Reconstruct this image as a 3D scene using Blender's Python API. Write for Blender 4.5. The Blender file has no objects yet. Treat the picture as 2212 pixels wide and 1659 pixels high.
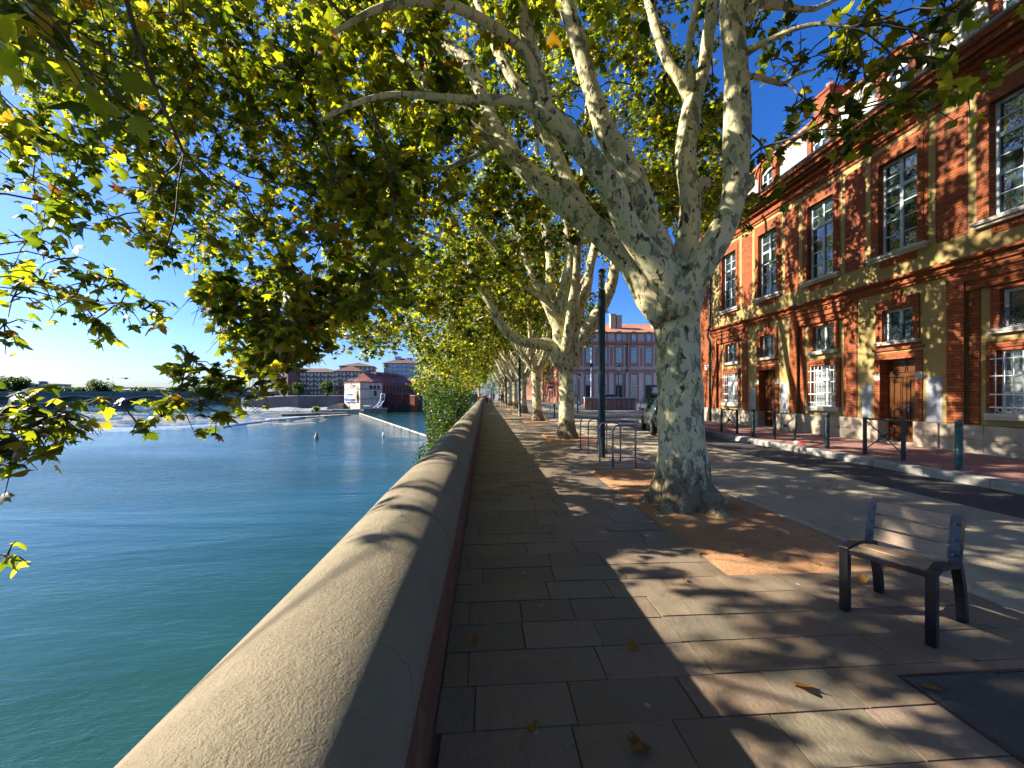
import bpy, bmesh, math, random
import numpy as np
from mathutils import Vector, Matrix, Quaternion
R = math.radians
random.seed(7); rng = np.random.default_rng(11)
sc = bpy.context.scene
COL = sc.collection
# ------------------------------------------------------------------ camera
H = 1.6
PSI = math.atan(103/1500)
FD, CXD, HYD = 840.5, 1106.0, 850.0          # focal length, centre and horizon in a 2212 px wide frame
SP, CP = math.sin(PSI), math.cos(PSI)
cam = bpy.data.cameras.new('camera'); co = bpy.data.objects.new('camera', cam); COL.objects.link(co)
cam.sensor_width = 36; cam.lens = FD/2212*36; cam.shift_y = 20.5/2212
cam.clip_start = .05; cam.clip_end = 5000
co.location = (0, 0, H); co.rotation_euler = (R(90), 0, -PSI)
sc.camera = co
def W(x, y, d):
    """world point seen at (x, y) of the 2212 px frame at depth d metres"""
    l = (x-CXD)/FD; v = (HYD-y)/FD
    return Vector(((SP+l*CP)*d, (CP-l*SP)*d, H+v*d))
def PRJ(p):
    d = p[0]*SP+p[1]*CP; l = p[0]*CP-p[1]*SP
    if d < .05: return None
    return CXD+FD*l/d, HYD-FD*(p[2]-H)/d, d
# ------------------------------------------------------------------ scene helpers
def tag(o, label=None, cat=None, group=None, kind=None):
    if label: o['label'] = label
    if cat: o['category'] = cat
    if group: o['group'] = group
    if kind: o['kind'] = kind
    return o
def thing(name, loc, label, cat, group=None, rz=0):
    o = bpy.data.objects.new(name, None); COL.objects.link(o)
    o.location = loc; o.rotation_euler = (0, 0, rz); o.empty_display_size = .2
    return tag(o, label, cat, group)
def copy_tree(o, parent=None):
    c = o.copy(); COL.objects.link(c)
    if parent is not None: c.parent = parent
    for ch in [k for k in bpy.data.objects if k.parent == o]:
        copy_tree(ch, c)
    return c
class MB:
    def __init__(s): s.v = []; s.f = []; s.m = []; s.sm = []
    def add(s, vs, fs, m=0, smooth=False):
        b = len(s.v); s.v += [tuple(p) for p in vs]
        for f in fs: s.f.append(tuple(b+i for i in f)); s.m.append(m); s.sm.append(smooth)
    def box(s, x0, x1, y0, y1, z0, z1, m=0):
        if x0 > x1: x0, x1 = x1, x0
        if y0 > y1: y0, y1 = y1, y0
        if z0 > z1: z0, z1 = z1, z0
        s.add([(x0,y0,z0),(x1,y0,z0),(x1,y1,z0),(x0,y1,z0),(x0,y0,z1),(x1,y0,z1),(x1,y1,z1),(x0,y1,z1)],
              [(3,2,1,0),(4,5,6,7),(0,1,5,4),(1,2,6,5),(2,3,7,6),(3,0,4,7)], m)
        return s
    def obox(s, c, ax, ay, az, m=0):
        c = Vector(c); ax, ay, az = Vector(ax), Vector(ay), Vector(az)
        P = [c+ax*i+ay*j+az*k for k in (-1,1) for i, j in ((-1,-1),(1,-1),(1,1),(-1,1))]
        s.add(P, [(3,2,1,0),(4,5,6,7),(0,1,5,4),(1,2,6,5),(2,3,7,6),(3,0,4,7)], m); return s
    def beam(s, a, b, w, h, m=0, up=(0,0,1)):
        a, b = Vector(a), Vector(b); d = b-a; L = d.length; d.normalize()
        u = Vector(up); sd = d.cross(u)
        if sd.length < 1e-3: sd = Vector((1,0,0))
        sd.normalize(); uu = sd.cross(d)
        return s.obox((a+b)/2, d*L/2, sd*w/2, uu*h/2, m)
    def quad(s, a, b, c, d, m=0): s.add([a,b,c,d], [(0,1,2,3)], m); return s
    def tube(s, pts, rad, n=8, m=0, cap=True, smooth=True, squash=None):
        pts = [Vector(p) for p in pts]; k = len(pts)
        if not hasattr(rad, '__len__'): rad = [rad]*k
        t0 = (pts[1]-pts[0]).normalized()
        u = t0.orthogonal().normalized()
        vs = []
        for i in range(k):
            if i == 0: t = t0
            elif i == k-1: t = (pts[i]-pts[i-1]).normalized()
            else: t = (pts[i+1]-pts[i-1]).normalized()
            u = (u-t*u.dot(t))
            if u.length < 1e-6: u = t.orthogonal()
            u.normalize(); w = t.cross(u)
            for j in range(n):
                a = 2*math.pi*j/n
                r = rad[i]
                vs.append(pts[i]+(u*math.cos(a)+w*math.sin(a))*r)
        fs = [(i*n+j, i*n+(j+1)%n, (i+1)*n+(j+1)%n, (i+1)*n+j) for i in range(k-1) for j in range(n)]
        if cap: fs += [tuple(range(n-1,-1,-1)), tuple((k-1)*n+j for j in range(n))]
        s.add(vs, fs, m, smooth); return s
    def cyl(s, x, y, z0, z1, r, n=20, m=0, r1=None):
        return s.tube([(x,y,z0),(x,y,z1)], [r, r if r1 is None else r1], n, m)
    def ring(s, c, ax, ay, r, t, n=14, k=4, m=0):
        c = Vector(c); ax = Vector(ax); ay = Vector(ay); az = ax.cross(ay)
        vs = []
        for i in range(n):
            a = 2*math.pi*i/n; d = ax*math.cos(a)+ay*math.sin(a)
            for j in range(k):
                b = 2*math.pi*j/k+.785
                vs.append(c+d*(r+t*math.cos(b))+az*t*math.sin(b))
        fs = [(i*k+j, i*k+(j+1)%k, ((i+1)%n)*k+(j+1)%k, ((i+1)%n)*k+j) for i in range(n) for j in range(k)]
        s.add(vs, fs, m); return s
    def prism(s, poly, fn, a, b, m=0, smooth=False):
        """poly: 2D outline, fn(u,v,t) -> 3D, extruded from t=a to t=b"""
        n = len(poly)
        vs = [fn(u,v,a) for u,v in poly]+[fn(u,v,b) for u,v in poly]
        fs = [(i,(i+1)%n,n+(i+1)%n,n+i) for i in range(n)]
        s.add(vs, fs, m, smooth); s.add(vs, [tuple(range(n-1,-1,-1)), tuple(range(n,2*n))], m); return s
    def lathe(s, prof, c=(0,0,0), n=20, m=0, smooth=True):
        vs = []
        for r, z in prof:
            for j in range(n):
                a = 2*math.pi*j/n; vs.append((c[0]+r*math.cos(a), c[1]+r*math.sin(a), c[2]+z))
        k = len(prof)
        fs = [(i*n+j, i*n+(j+1)%n, (i+1)*n+(j+1)%n, (i+1)*n+j) for i in range(k-1) for j in range(n)]
        s.add(vs, fs, m, smooth); s.add([vs[j] for j in range(n)], [tuple(range(n-1,-1,-1))], m)
        s.add([vs[(k-1)*n+j] for j in range(n)], [tuple(range(n))], m); return s
    def ball(s, c, r, m=0, n=12, k=8, sz=1):
        prof = [(max(1e-4, r*math.sin(math.pi*i/k)), -r*sz*math.cos(math.pi*i/k)) for i in range(k+1)]
        return s.lathe(prof, c, n, m)
    def build(s, name, mats, parent=None, origin=None, bevel=0, world=False):
        if not isinstance(mats, (list, tuple)): mats = [mats]
        if origin is None:
            origin = Vector((0,0,0))
        origin = Vector(origin)
        if parent is not None and world:          # geometry given in world space under an unrotated parent
            p = parent; off = Vector((0,0,0))
            while p is not None: off += p.location; p = p.parent
            origin = off+origin
            loc = origin-off
            vs = [Vector(v)-origin for v in s.v]
        elif parent is not None:
            loc = origin; vs = [Vector(v)-origin for v in s.v]
        else:
            loc = origin; vs = [Vector(v)-origin for v in s.v]
        me = bpy.data.meshes.new(name); me.from_pydata([tuple(v) for v in vs], [], s.f)
        for m in mats: me.materials.append(m)
        me.polygons.foreach_set('material_index', s.m); me.polygons.foreach_set('use_smooth', s.sm)
        me.update()
        o = bpy.data.objects.new(name, me); COL.objects.link(o); o.location = loc
        if parent is not None: o.parent = parent
        if bevel:
            b = o.modifiers.new('bevel', 'BEVEL'); b.width = bevel; b.segments = 2; b.limit_method = 'ANGLE'
        return o
def crom(P, step=.25):
    """Catmull-Rom resample of [(Vector, radius)]"""
    out = []
    n = len(P)
    for i in range(n-1):
        p0 = P[max(i-1,0)]; p1 = P[i]; p2 = P[i+1]; p3 = P[min(i+2,n-1)]
        L = (p2[0]-p1[0]).length; k = max(2, int(L/step))
        for j in range(k):
            t = j/k; t2 = t*t; t3 = t2*t
            q = .5*((2*p1[0])+(-p0[0]+p2[0])*t+(2*p0[0]-5*p1[0]+4*p2[0]-p3[0])*t2+(-p0[0]+3*p1[0]-3*p2[0]+p3[0])*t3)
            out.append((q, p1[1]*(1-t)+p2[1]*t))
    out.append(P[-1]); return out
# ------------------------------------------------------------------ materials
class NT:
    def __init__(s, name):
        s.mat = bpy.data.materials.new(name); s.mat.use_nodes = True
        s.t = s.mat.node_tree; s.b = s.t.nodes['Principled BSDF']; s.out = s.t.nodes['Material Output']
    def n(s, ty, **kw):
        nd = s.t.nodes.new(ty)
        for k, v in kw.items():
            if k.startswith('_'): nd.inputs[k[1:].replace('_',' ')].default_value = v
            else: setattr(nd, k, v)
        return nd
    def l(s, a, b): s.t.links.new(a, b)
    def val(s, x, sock):
        if hasattr(x, 'links') or hasattr(x, 'is_linked'): s.l(x, sock)
        else: sock.default_value = x
    def obj(s, scale=(1,1,1), geo=False):
        c = s.n('ShaderNodeNewGeometry').outputs['Position'] if geo else s.n('ShaderNodeTexCoord').outputs['Object']
        m = s.n('ShaderNodeMapping'); m.inputs['Scale'].default_value = scale
        s.l(c, m.inputs[0]); return m.outputs[0]
    def noise(s, co, scale, det=3, rough=.55, dist=0):
        nd = s.n('ShaderNodeTexNoise'); s.l(co, nd.inputs['Vector'])
        nd.inputs['Scale'].default_value = scale; nd.inputs['Detail'].default_value = det
        nd.inputs['Roughness'].default_value = rough; nd.inputs['Distortion'].default_value = dist
        return nd.outputs['Fac']
    def ramp(s, fac, stops, const=False):
        r = s.n('ShaderNodeValToRGB'); e = r.color_ramp
        if const: e.interpolation = 'CONSTANT'
        while len(e.elements) < len(stops): e.elements.new(.5)
        for el, (p, c) in zip(e.elements, stops):
            el.position = p; el.color = (c[0],c[1],c[2],1) if hasattr(c,'__len__') else (c,c,c,1)
        s.l(fac, r.inputs[0]); return r.outputs[0]
    def mix(s, fac, a, b, mode='MIX'):
        m = s.n('ShaderNodeMix', data_type='RGBA', blend_type=mode)
        s.val(fac, m.inputs[0])
        for x, k in ((a,6),(b,7)):
            if hasattr(x, 'is_linked'): s.l(x, m.inputs[k])
            else: m.inputs[k].default_value = (x[0],x[1],x[2],1)
        return m.outputs[2]
    def math(s, op, a, b=0.0, c=0.0):
        m = s.n('ShaderNodeMath', operation=op); s.val(a, m.inputs[0]); s.val(b, m.inputs[1]); s.val(c, m.inputs[2]); return m.outputs[0]
    def bump(s, h, st=.3, dist=.01, prev=None):
        b = s.n('ShaderNodeBump'); b.inputs['Strength'].default_value = st; b.inputs['Distance'].default_value = dist
        s.l(h, b.inputs['Height'])
        if prev is not None: s.l(prev, b.inputs['Normal'])
        return b.outputs[0]
    def col(s, c):
        if hasattr(c, 'is_linked'): s.l(c, s.b.inputs['Base Color'])
        else: s.b.inputs['Base Color'].default_value = (c[0],c[1],c[2],1)
    def nrm(s, o): s.l(o, s.b.inputs['Normal'])
    def rough(s, v): s.val(v, s.b.inputs['Roughness'])
def simple(name, c, rough=.7, metal=0, var=.25, scale=6, bump=.15, spec=.4, bs=40):
    t = NT(name); co_ = t.obj()
    n1 = t.noise(co_, scale, 4, .6)
    lo = tuple(x*(1-var) for x in c); hi = tuple(min(1,x*(1+var)) for x in c)
    t.col(t.ramp(n1, [(.3,lo),(.7,hi)])); t.rough(rough); t.b.inputs['Metallic'].default_value = metal
    t.b.inputs['Specular IOR Level'].default_value = spec
    if bump: t.nrm(t.bump(t.noise(co_, bs, 3), bump, .004))
    return t.mat
def brick_mat(name, c1, c2, mort, bw=.38, bh=.055, ms=.006, stain=.3):
    t = NT(name)
    g = t.n('ShaderNodeNewGeometry').outputs['Position']; sx = t.n('ShaderNodeSeparateXYZ'); t.l(g, sx.inputs[0])
    cx = t.n('ShaderNodeCombineXYZ'); t.l(t.math('ADD', sx.outputs[0], sx.outputs[1]), cx.inputs[0]); t.l(sx.outputs[2], cx.inputs[1])
    b = t.n('ShaderNodeTexBrick'); t.l(cx.outputs[0], b.inputs['Vector'])
    b.inputs['Scale'].default_value = 1; b.inputs['Brick Width'].default_value = bw; b.inputs['Row Height'].default_value = bh
    b.inputs['Mortar Size'].default_value = ms; b.inputs['Mortar Smooth'].default_value = .2; b.inputs['Bias'].default_value = 0
    b.inputs['Color1'].default_value = (*c1,1); b.inputs['Color2'].default_value = (*c2,1); b.inputs['Mortar'].default_value = (*mort,1)
    n1 = t.noise(g, 1.3, 5, .65); n2 = t.noise(g, 25, 3)
    c = t.mix(t.math('MULTIPLY', t.ramp(n1, [(.4,0.),(.75,1.)]), stain), b.outputs['Color'], (.10,.055,.035))
    c = t.mix(.35, c, t.ramp(n2, [(.3,(.45,.40,.36)),(.7,(1,1,1))]), 'MULTIPLY')
    stk = t.noise(t.obj((2.2,2.2,.16), True), 2.0, 5, .65)
    c = t.mix(t.math('MULTIPLY', t.ramp(stk, [(.5,0.),(.74,1.)]), .4), c, (.075,.035,.022))
    c = t.mix(t.math('MULTIPLY', t.ramp(t.noise(g, 5.5, 4, .7), [(.55,0.),(.72,1.)]), .35), c, (.30,.20,.13))
    t.col(c); t.rough(.85)
    h = t.math('SUBTRACT', t.math('MULTIPLY', n2, .5), b.outputs['Fac'])
    t.nrm(t.bump(h, .6, .008)); return t.mat
M = {}
M['brick'] = brick_mat('red_brick', (.27,.047,.006), (.42,.102,.013), (.09,.03,.014), .38, .072, .009)
M['brick_far'] = brick_mat('far_red_brick', (.34,.085,.045), (.40,.11,.06), (.30,.2,.15), .6, .12, .02, .2)
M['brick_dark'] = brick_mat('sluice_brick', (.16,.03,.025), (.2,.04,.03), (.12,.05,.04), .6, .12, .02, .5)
def plaster():
    t = NT('cream_plaster'); g = t.obj(geo=True)
    n1 = t.noise(g, 1.1, 6, .65); n2 = t.noise(g, 14, 4, .6); n3 = t.noise(t.obj((1,1,.12), True), 5, 4)
    c = t.ramp(n1, [(.3,(.27,.185,.06)),(.6,(.38,.275,.095)),(.8,(.44,.335,.14))])
    c = t.mix(t.math('MULTIPLY', t.ramp(n3, [(.5,0.),(.75,1.)]), .35), c, (.30,.23,.14))
    t.col(c); t.rough(.9); t.nrm(t.bump(n2, .35, .01)); return t.mat
M['cream'] = plaster()
def patch():
    t = NT('repainted_plaster'); g = t.obj(geo=True); n = t.noise(g, 2.2, 6, .7)
    t.col(t.ramp(n, [(.35,(.24,.25,.28)),(.62,(.40,.41,.44))])); t.rough(.85); t.nrm(t.bump(t.noise(g, 20, 4), .3, .008)); return t.mat
M['patch'] = patch()
M['paint_old'] = simple('weathered_plaster', (.48,.44,.37), .9, var=.35, scale=2.2, bump=.4, bs=12)
M['stone'] = simple('pale_stone', (.40,.32,.23), .85, var=.22, scale=3, bump=.4, bs=25)
M['sill'] = simple('sill_stone', (.48,.43,.35), .8, var=.15, scale=5, bump=.2)
M['frame'] = simple('window_paint', (.50,.56,.60), .45, var=.12, scale=8, bump=.1)
M['white'] = simple('white_paint', (.78,.78,.76), .5, var=.08, scale=8, bump=.08)
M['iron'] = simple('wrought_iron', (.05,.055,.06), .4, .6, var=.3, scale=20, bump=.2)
M['tile'] = brick_mat('clay_roof_tile', (.50,.19,.09), (.62,.27,.14), (.25,.1,.06), .25, .35, .03, .25)
def glass(name, base, wave):
    t = NT(name); g = t.obj(geo=True)
    t.col(t.ramp(t.noise(g, .9, 3), [(.35,tuple(x*.5 for x in base)),(.7,base)]))
    t.rough(.04); t.b.inputs['Specular IOR Level'].default_value = 1.0; t.b.inputs['IOR'].default_value = 1.9
    t.nrm(t.bump(t.noise(g, 3.0, 2), wave, .02)); return t.mat
M['glass'] = glass('window_glass', (.035,.06,.06), .25)
M['glass_pale'] = glass('pale_reflection_glass', (.30,.36,.36), .15)  # bright reflection of the lower windows painted into a pale base colour
def wood(name, c, sc_=(1,1,1), rough=.55, g=14):
    t = NT(name); o = t.obj(sc_); n = t.noise(o, g, 6, .6, .6); n2 = t.noise(t.obj(), 2.5, 4)
    c1 = t.ramp(n, [(.25,tuple(x*.45 for x in c)),(.5,c),(.8,tuple(min(1,x*1.5) for x in c))])
    t.col(t.mix(t.math('MULTIPLY', n2, .5), c1, tuple(x*.45 for x in c))); t.rough(rough); t.nrm(t.bump(n, .3, .003)); return t.mat
M['door'] = wood('varnished_oak', (.10,.034,.008), (6,6,.7), .35, 5)
M['benchwood'] = wood('weathered_bench_wood', (.33,.22,.13), (1,14,14), .5, 6)
M['bench'] = simple('dark_bench_steel', (.010,.012,.017), .32, .3, var=.3, scale=9, bump=.12, spec=.6)
M['lamp'] = simple('dark_green_paint', (.018,.032,.032), .35, .2, var=.3, scale=7, bump=.1)
M['bollard'] = simple('weathered_green_paint', (.03,.10,.09), .45, .1, var=.5, scale=6, bump=.3)
M['barrier'] = simple('barrier_paint', (.02,.04,.042), .4, .2, var=.4, scale=9, bump=.2)
M['galv'] = simple('galvanised_steel', (.22,.23,.24), .38, .85, var=.2, scale=14, bump=.1)
def bark():
    t = NT('plane_bark'); o = t.obj((1,1,.55)); 
    wn = t.n('ShaderNodeTexNoise'); t.l(o, wn.inputs['Vector']); wn.inputs['Scale'].default_value = 9; wn.inputs['Detail'].default_value = 3
    off = t.n('ShaderNodeVectorMath', operation='MULTIPLY_ADD'); t.l(wn.outputs['Color'], off.inputs[0]); off.inputs[1].default_value = (.09,.09,.09); t.l(o, off.inputs[2])
    q = off.outputs[0]
    a = t.noise(q, 8.5, 3, .5); b = t.noise(q, 11, 3, .6); c = t.noise(q, 15, 2, .5)
    sx = t.n('ShaderNodeSeparateXYZ'); t.l(t.obj(), sx.inputs[0])
    base = t.mix(t.ramp(t.noise(q, 3, 3), [(.4,0.),(.6,1.)]), (.70,.575,.31), (.58,.52,.30))
    base = t.mix(t.ramp(a, [(.56,0.),(.575,1.)]), base, (.24,.225,.125))
    base = t.mix(t.ramp(c, [(.58,0.),(.60,1.)]), base, (.42,.37,.20))
    base = t.mix(t.ramp(b, [(.62,0.),(.632,1.)]), base, (.085,.065,.04))
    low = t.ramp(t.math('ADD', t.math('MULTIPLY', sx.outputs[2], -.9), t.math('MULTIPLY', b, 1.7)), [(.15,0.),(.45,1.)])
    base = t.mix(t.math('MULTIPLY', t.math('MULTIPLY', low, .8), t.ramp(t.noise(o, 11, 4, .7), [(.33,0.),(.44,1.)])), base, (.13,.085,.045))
    t.col(base); t.rough(.8); t.b.inputs['Specular IOR Level'].default_value = .25
    h = t.math('ADD', t.math('MULTIPLY', t.ramp(a, [(.55,1.),(.575,0.)]), .5), t.math('MULTIPLY', t.noise(o, 30, 4), .35))
    h = t.math('ADD', h, t.math('MULTIPLY', t.ramp(b, [(.60,0.),(.64,1.)]), .5))
    t.nrm(t.bump(h, .55, .012)); return t.mat
M['bark'] = bark()
M['twig'] = simple('twig_bark', (.10,.075,.05), .85, var=.4, scale=10, bump=.2)
def leafmat(name, stops, tr, trmul=1.0):
    t = NT(name); at = t.n('ShaderNodeAttribute', attribute_name='rnd')
    f = at.outputs['Fac']
    c = t.ramp(f, stops); 
    g = t.noise(t.obj(), 22, 2)
    c = t.mix(.5, c, t.ramp(g, [(.3,(.55,.55,.55)),(.65,(1.25,1.25,1.25))]), 'MULTIPLY')
    t.col(c); t.rough(.38); t.b.inputs['Specular IOR Level'].default_value = .45
    tl = t.n('ShaderNodeBsdfTranslucent'); t.l(t.mix(1.0, t.ramp(f, tr), (trmul,trmul,trmul), 'MULTIPLY'), tl.inputs['Color'])
    mx = t.n('ShaderNodeMixShader'); mx.inputs[0].default_value = .55
    t.l(t.b.outputs[0], mx.inputs[1]); t.l(tl.outputs[0], mx.inputs[2]); t.l(mx.outputs[0], t.out.inputs['Surface']); return t.mat
LS = [(0,(.018,.032,.006)),(.35,(.035,.055,.008)),(.7,(.075,.095,.010)),(.9,(.15,.15,.014)),(.972,(.28,.21,.02)),(.993,(.20,.08,.015)),(1,(.13,.04,.01))]
LT = [(0,(.05,.085,.004)),(.35,(.19,.26,.009)),(.7,(.52,.56,.014)),(.9,(.80,.76,.02)),(.972,(.85,.62,.03)),(.993,(.55,.22,.02)),(1,(.40,.10,.01))]
M['leaf'] = leafmat('plane_leaf', LS, LT)
M['shrub'] = leafmat('shrub_leaf', [(0,(.015,.035,.008)),(1,(.04,.065,.012))], [(0,(.03,.07,.006)),(1,(.12,.20,.012))])
M['fallen'] = leafmat('dry_leaf', [(0,(.36,.16,.03)),(1,(.50,.26,.05))], [(0,(.3,.12,.02)),(1,(.4,.18,.03))])
def coping():
    t = NT('coping_render'); o = t.obj(geo=True)
    n1 = t.noise(o, 1.6, 6, .6); n2 = t.noise(o, 55, 5, .7); n3 = t.noise(o, 160, 3, .7); n4 = t.noise(o, 9, 5, .7)
    c = t.ramp(n1, [(.3,(.19,.155,.10)),(.7,(.275,.225,.145))])
    c = t.mix(.6, c, t.ramp(n4, [(.35,(.72,.70,.66)),(.65,(1.1,1.08,1.04))]), 'MULTIPLY')
    sx = t.n('ShaderNodeSeparateXYZ'); t.l(t.n('ShaderNodeNewGeometry').outputs['Position'], sx.inputs[0])
    # shade of the inner flank painted darker and greenish into the coping
    k = t.math('ADD', t.math('MULTIPLY', t.math('ADD', sx.outputs[0], .62), 2.2), t.math('MULTIPLY', t.math('SUBTRACT', n4, .5), 1.6))
    c = t.mix(t.math('MULTIPLY', t.ramp(k, [(.55,0.),(1.0,1.)]), .45), c, (.13,.13,.085))
    vo = t.n('ShaderNodeTexVoronoi', feature='DISTANCE_TO_EDGE'); dn = t.n('ShaderNodeTexNoise'); t.l(o, dn.inputs['Vector']); dn.inputs['Scale'].default_value = 2.5; dn.inputs['Detail'].default_value = 5
    va = t.n('ShaderNodeVectorMath', operation='MULTIPLY_ADD'); t.l(dn.outputs['Color'], va.inputs[0]); va.inputs[1].default_value = (.6,.6,.6); t.l(o, va.inputs[2])
    t.l(va.outputs[0], vo.inputs['Vector']); vo.inputs['Scale'].default_value = 1.1
    crk = t.math('MULTIPLY', t.ramp(vo.outputs['Distance'], [(.0,1.),(.006,0.)]), t.ramp(t.noise(o, .8, 3), [(.5,0.),(.6,.7)]))
    c = t.mix(crk, c, (.05,.04,.028))
    spt = t.ramp(t.noise(o, 13, 4, .8), [(.62,0.),(.70,1.)])
    c = t.mix(t.math('MULTIPLY', spt, .45), c, (.11,.10,.07))
    c = t.mix(t.math('MULTIPLY', t.ramp(t.noise(t.obj((3,.7,1), True), 1.2, 5, .7), [(.5,0.),(.68,1.)]), .5), c, (.16,.12,.075))
    t.col(c); t.rough(.92)
    h = t.math('ADD', t.math('MULTIPLY', n2, .7), t.math('MULTIPLY', n3, .5))
    t.nrm(t.bump(h, .75, .012, t.bump(n4, .3, .02))); return t.mat
M['coping'] = coping()
def slabs():
    t = NT('paving_slab'); at = t.n('ShaderNodeAttribute', attribute_name='rnd'); f = at.outputs['Fac']; o = t.obj(geo=True)
    c = t.ramp(f, [(0,(.165,.125,.082)),(.2,(.23,.172,.118)),(.4,(.19,.165,.112)),(.6,(.255,.19,.135)),(.8,(.20,.145,.10)),(1,(.175,.15,.11))])
    n = t.noise(o, 3.5, 6, .7); n2 = t.noise(o, 45, 5, .7)
    c = t.mix(.75, c, t.ramp(n, [(.3,(.70,.66,.6)),(.7,(1.15,1.1,1.05))]), 'MULTIPLY')
    c = t.mix(.4, c, t.ramp(n2, [(.3,(.6,.6,.6)),(.65,(1.1,1.1,1.1))]), 'MULTIPLY')
    c = t.mix(t.math('MULTIPLY', t.ramp(t.noise(o, 1.3, 5, .7), [(.52,0.),(.66,1.)]), .45), c, (.13,.10,.075))
    w1 = t.noise(t.obj((5,1.4,1), True), 3.0, 6, .75)
    c = t.mix(t.math('MULTIPLY', t.ramp(w1, [(.5,0.),(.7,1.)]), .5), c, (.12,.085,.055))
    gum = t.n('ShaderNodeTexVoronoi'); t.l(o, gum.inputs['Vector']); gum.inputs['Scale'].default_value = 3.2
    c = t.mix(t.math('MULTIPLY', t.ramp(gum.outputs['Distance'], [(.045,1.),(.06,0.)]), .55), c, (.42,.38,.33))
    t.col(c); t.rough(t.ramp(n, [(.3,.42),(.7,.75)])); t.nrm(t.bump(t.math('ADD', n2, t.math('MULTIPLY', w1, 1.5)), .7, .007)); return t.mat
M['slab'] = slabs()
M['parapet'] = brick_mat('parapet_brick', (.15,.045,.018), (.21,.07,.026), (.07,.03,.015), .30, .05, .006, .5)
M['joint'] = simple('joint_sand', (.095,.07,.05), .95, bump=.5)
def ground(name, c, sc1=.8, fine=90, b=.5, spots=None, rough=.9):
    t = NT(name); o = t.obj(geo=True); n = t.noise(o, sc1, 6, .6); n2 = t.noise(o, fine, 4, .8); n3 = t.noise(o, fine*.3, 4, .7)
    k = t.ramp(n, [(.3,tuple(x*.78 for x in c)),(.7,tuple(x*1.15 for x in c))])
    k = t.mix(.8, k, t.ramp(n2, [(.33,(.5,.5,.5)),(.62,(1.25,1.25,1.25))]), 'MULTIPLY')
    k = t.mix(.4, k, t.ramp(n3, [(.35,(.6,.58,.55)),(.62,(1.1,1.1,1.1))]), 'MULTIPLY')
    if spots: k = t.mix(t.math('MULTIPLY', t.ramp(t.noise(o, 1.9, 5, .75), [(.55,0.),(.64,1.)]), .7), k, spots)
    t.col(k); t.rough(rough); t.nrm(t.bump(t.math('ADD', n2, n3), b, .01)); return t.mat
M['beige'] = ground('beige_asphalt', (.40,.325,.215), spots=(.20,.16,.11))
M['gravel'] = ground('orange_gravel', (.44,.225,.10), 1.6, 60, .9, spots=(.27,.12,.05))
M['asphalt'] = ground('dark_asphalt', (.055,.053,.050), .7, 110, .5, spots=(.035,.034,.033))
M['land'] = ground('square_asphalt', (.20,.18,.16), .3, 60, .3)
M['redpave'] = ground('red_pavement', (.30,.145,.115), 1.0, 70, .4, spots=(.18,.09,.07))
M['kerb'] = simple('granite_kerb', (.30,.275,.235), .85, var=.3, scale=2.5, bump=.5, bs=60)
M['cover'] = ground('cast_cover', (.11,.095,.075), 2, 130, 1.0, spots=(.05,.045,.035))
M['quay'] = simple('quay_brick', (.25,.12,.08), .9, var=.35, scale=1, bump=.5, bs=8)
def water():
    t = NT('river_water'); g = t.obj(geo=True)
    t.b.inputs['Roughness'].default_value = .06; t.b.inputs['IOR'].default_value = 1.33
    n0 = t.noise(g, .045, 4, .6)
    t.col(t.ramp(n0, [(.35,(.008,.040,.028)),(.65,(.014,.058,.042))]))
    a = t.noise(t.obj((.8,1.9,1), True), 1.0, 5, .6, .5); b = t.noise(t.obj((.9,3.4,1), True), 1.8, 4, .6, .4)
    c = t.noise(t.obj((.06,.22,1), True), 1.0, 4, .55, .6)
    msk = t.ramp(t.noise(t.obj((.02,.06,1), True), 1, 4, .6), [(.38,.25),(.62,1.)])
    h = t.math('ADD', t.math('MULTIPLY', t.math('ADD', a, t.math('MULTIPLY', b, .6)), msk), t.math('MULTIPLY', c, 2.0))
    t.nrm(t.bump(h, .5, .17)); return t.mat
M['water'] = water()
M['foam'] = simple('weir_foam', (.24,.30,.32), .3, var=.4, scale=1.2, bump=.8, bs=4)
M['rock'] = simple('river_rock', (.17,.15,.12), .8, var=.4, scale=.8, bump=.6, bs=3)
M['weir'] = simple('weir_stone', (.42,.37,.29), .8, var=.3, scale=.5, bump=.5, bs=4)
M['bridge'] = simple('bridge_stone', (.16,.17,.18), .9, var=.25, scale=.2, bump=.3, bs=2)
# ================================================================== SETTING
WZ = -5.5
def setting(name, mb, m, **k):
    return tag(mb.build(name, m, **k), kind='structure')
def sheet(name, x0, x1, y0, y1, z, m):
    b = MB(); b.quad((x0,y0,z),(x1,y0,z),(x1,y1,z),(x0,y1,z)); return setting(name, b, m)
sheet('river', -1500, -.5, -60, 1500, WZ, M['water'])
sheet('ground', -.25, 1500, -60, 1500, -.012, M['land'])
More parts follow.
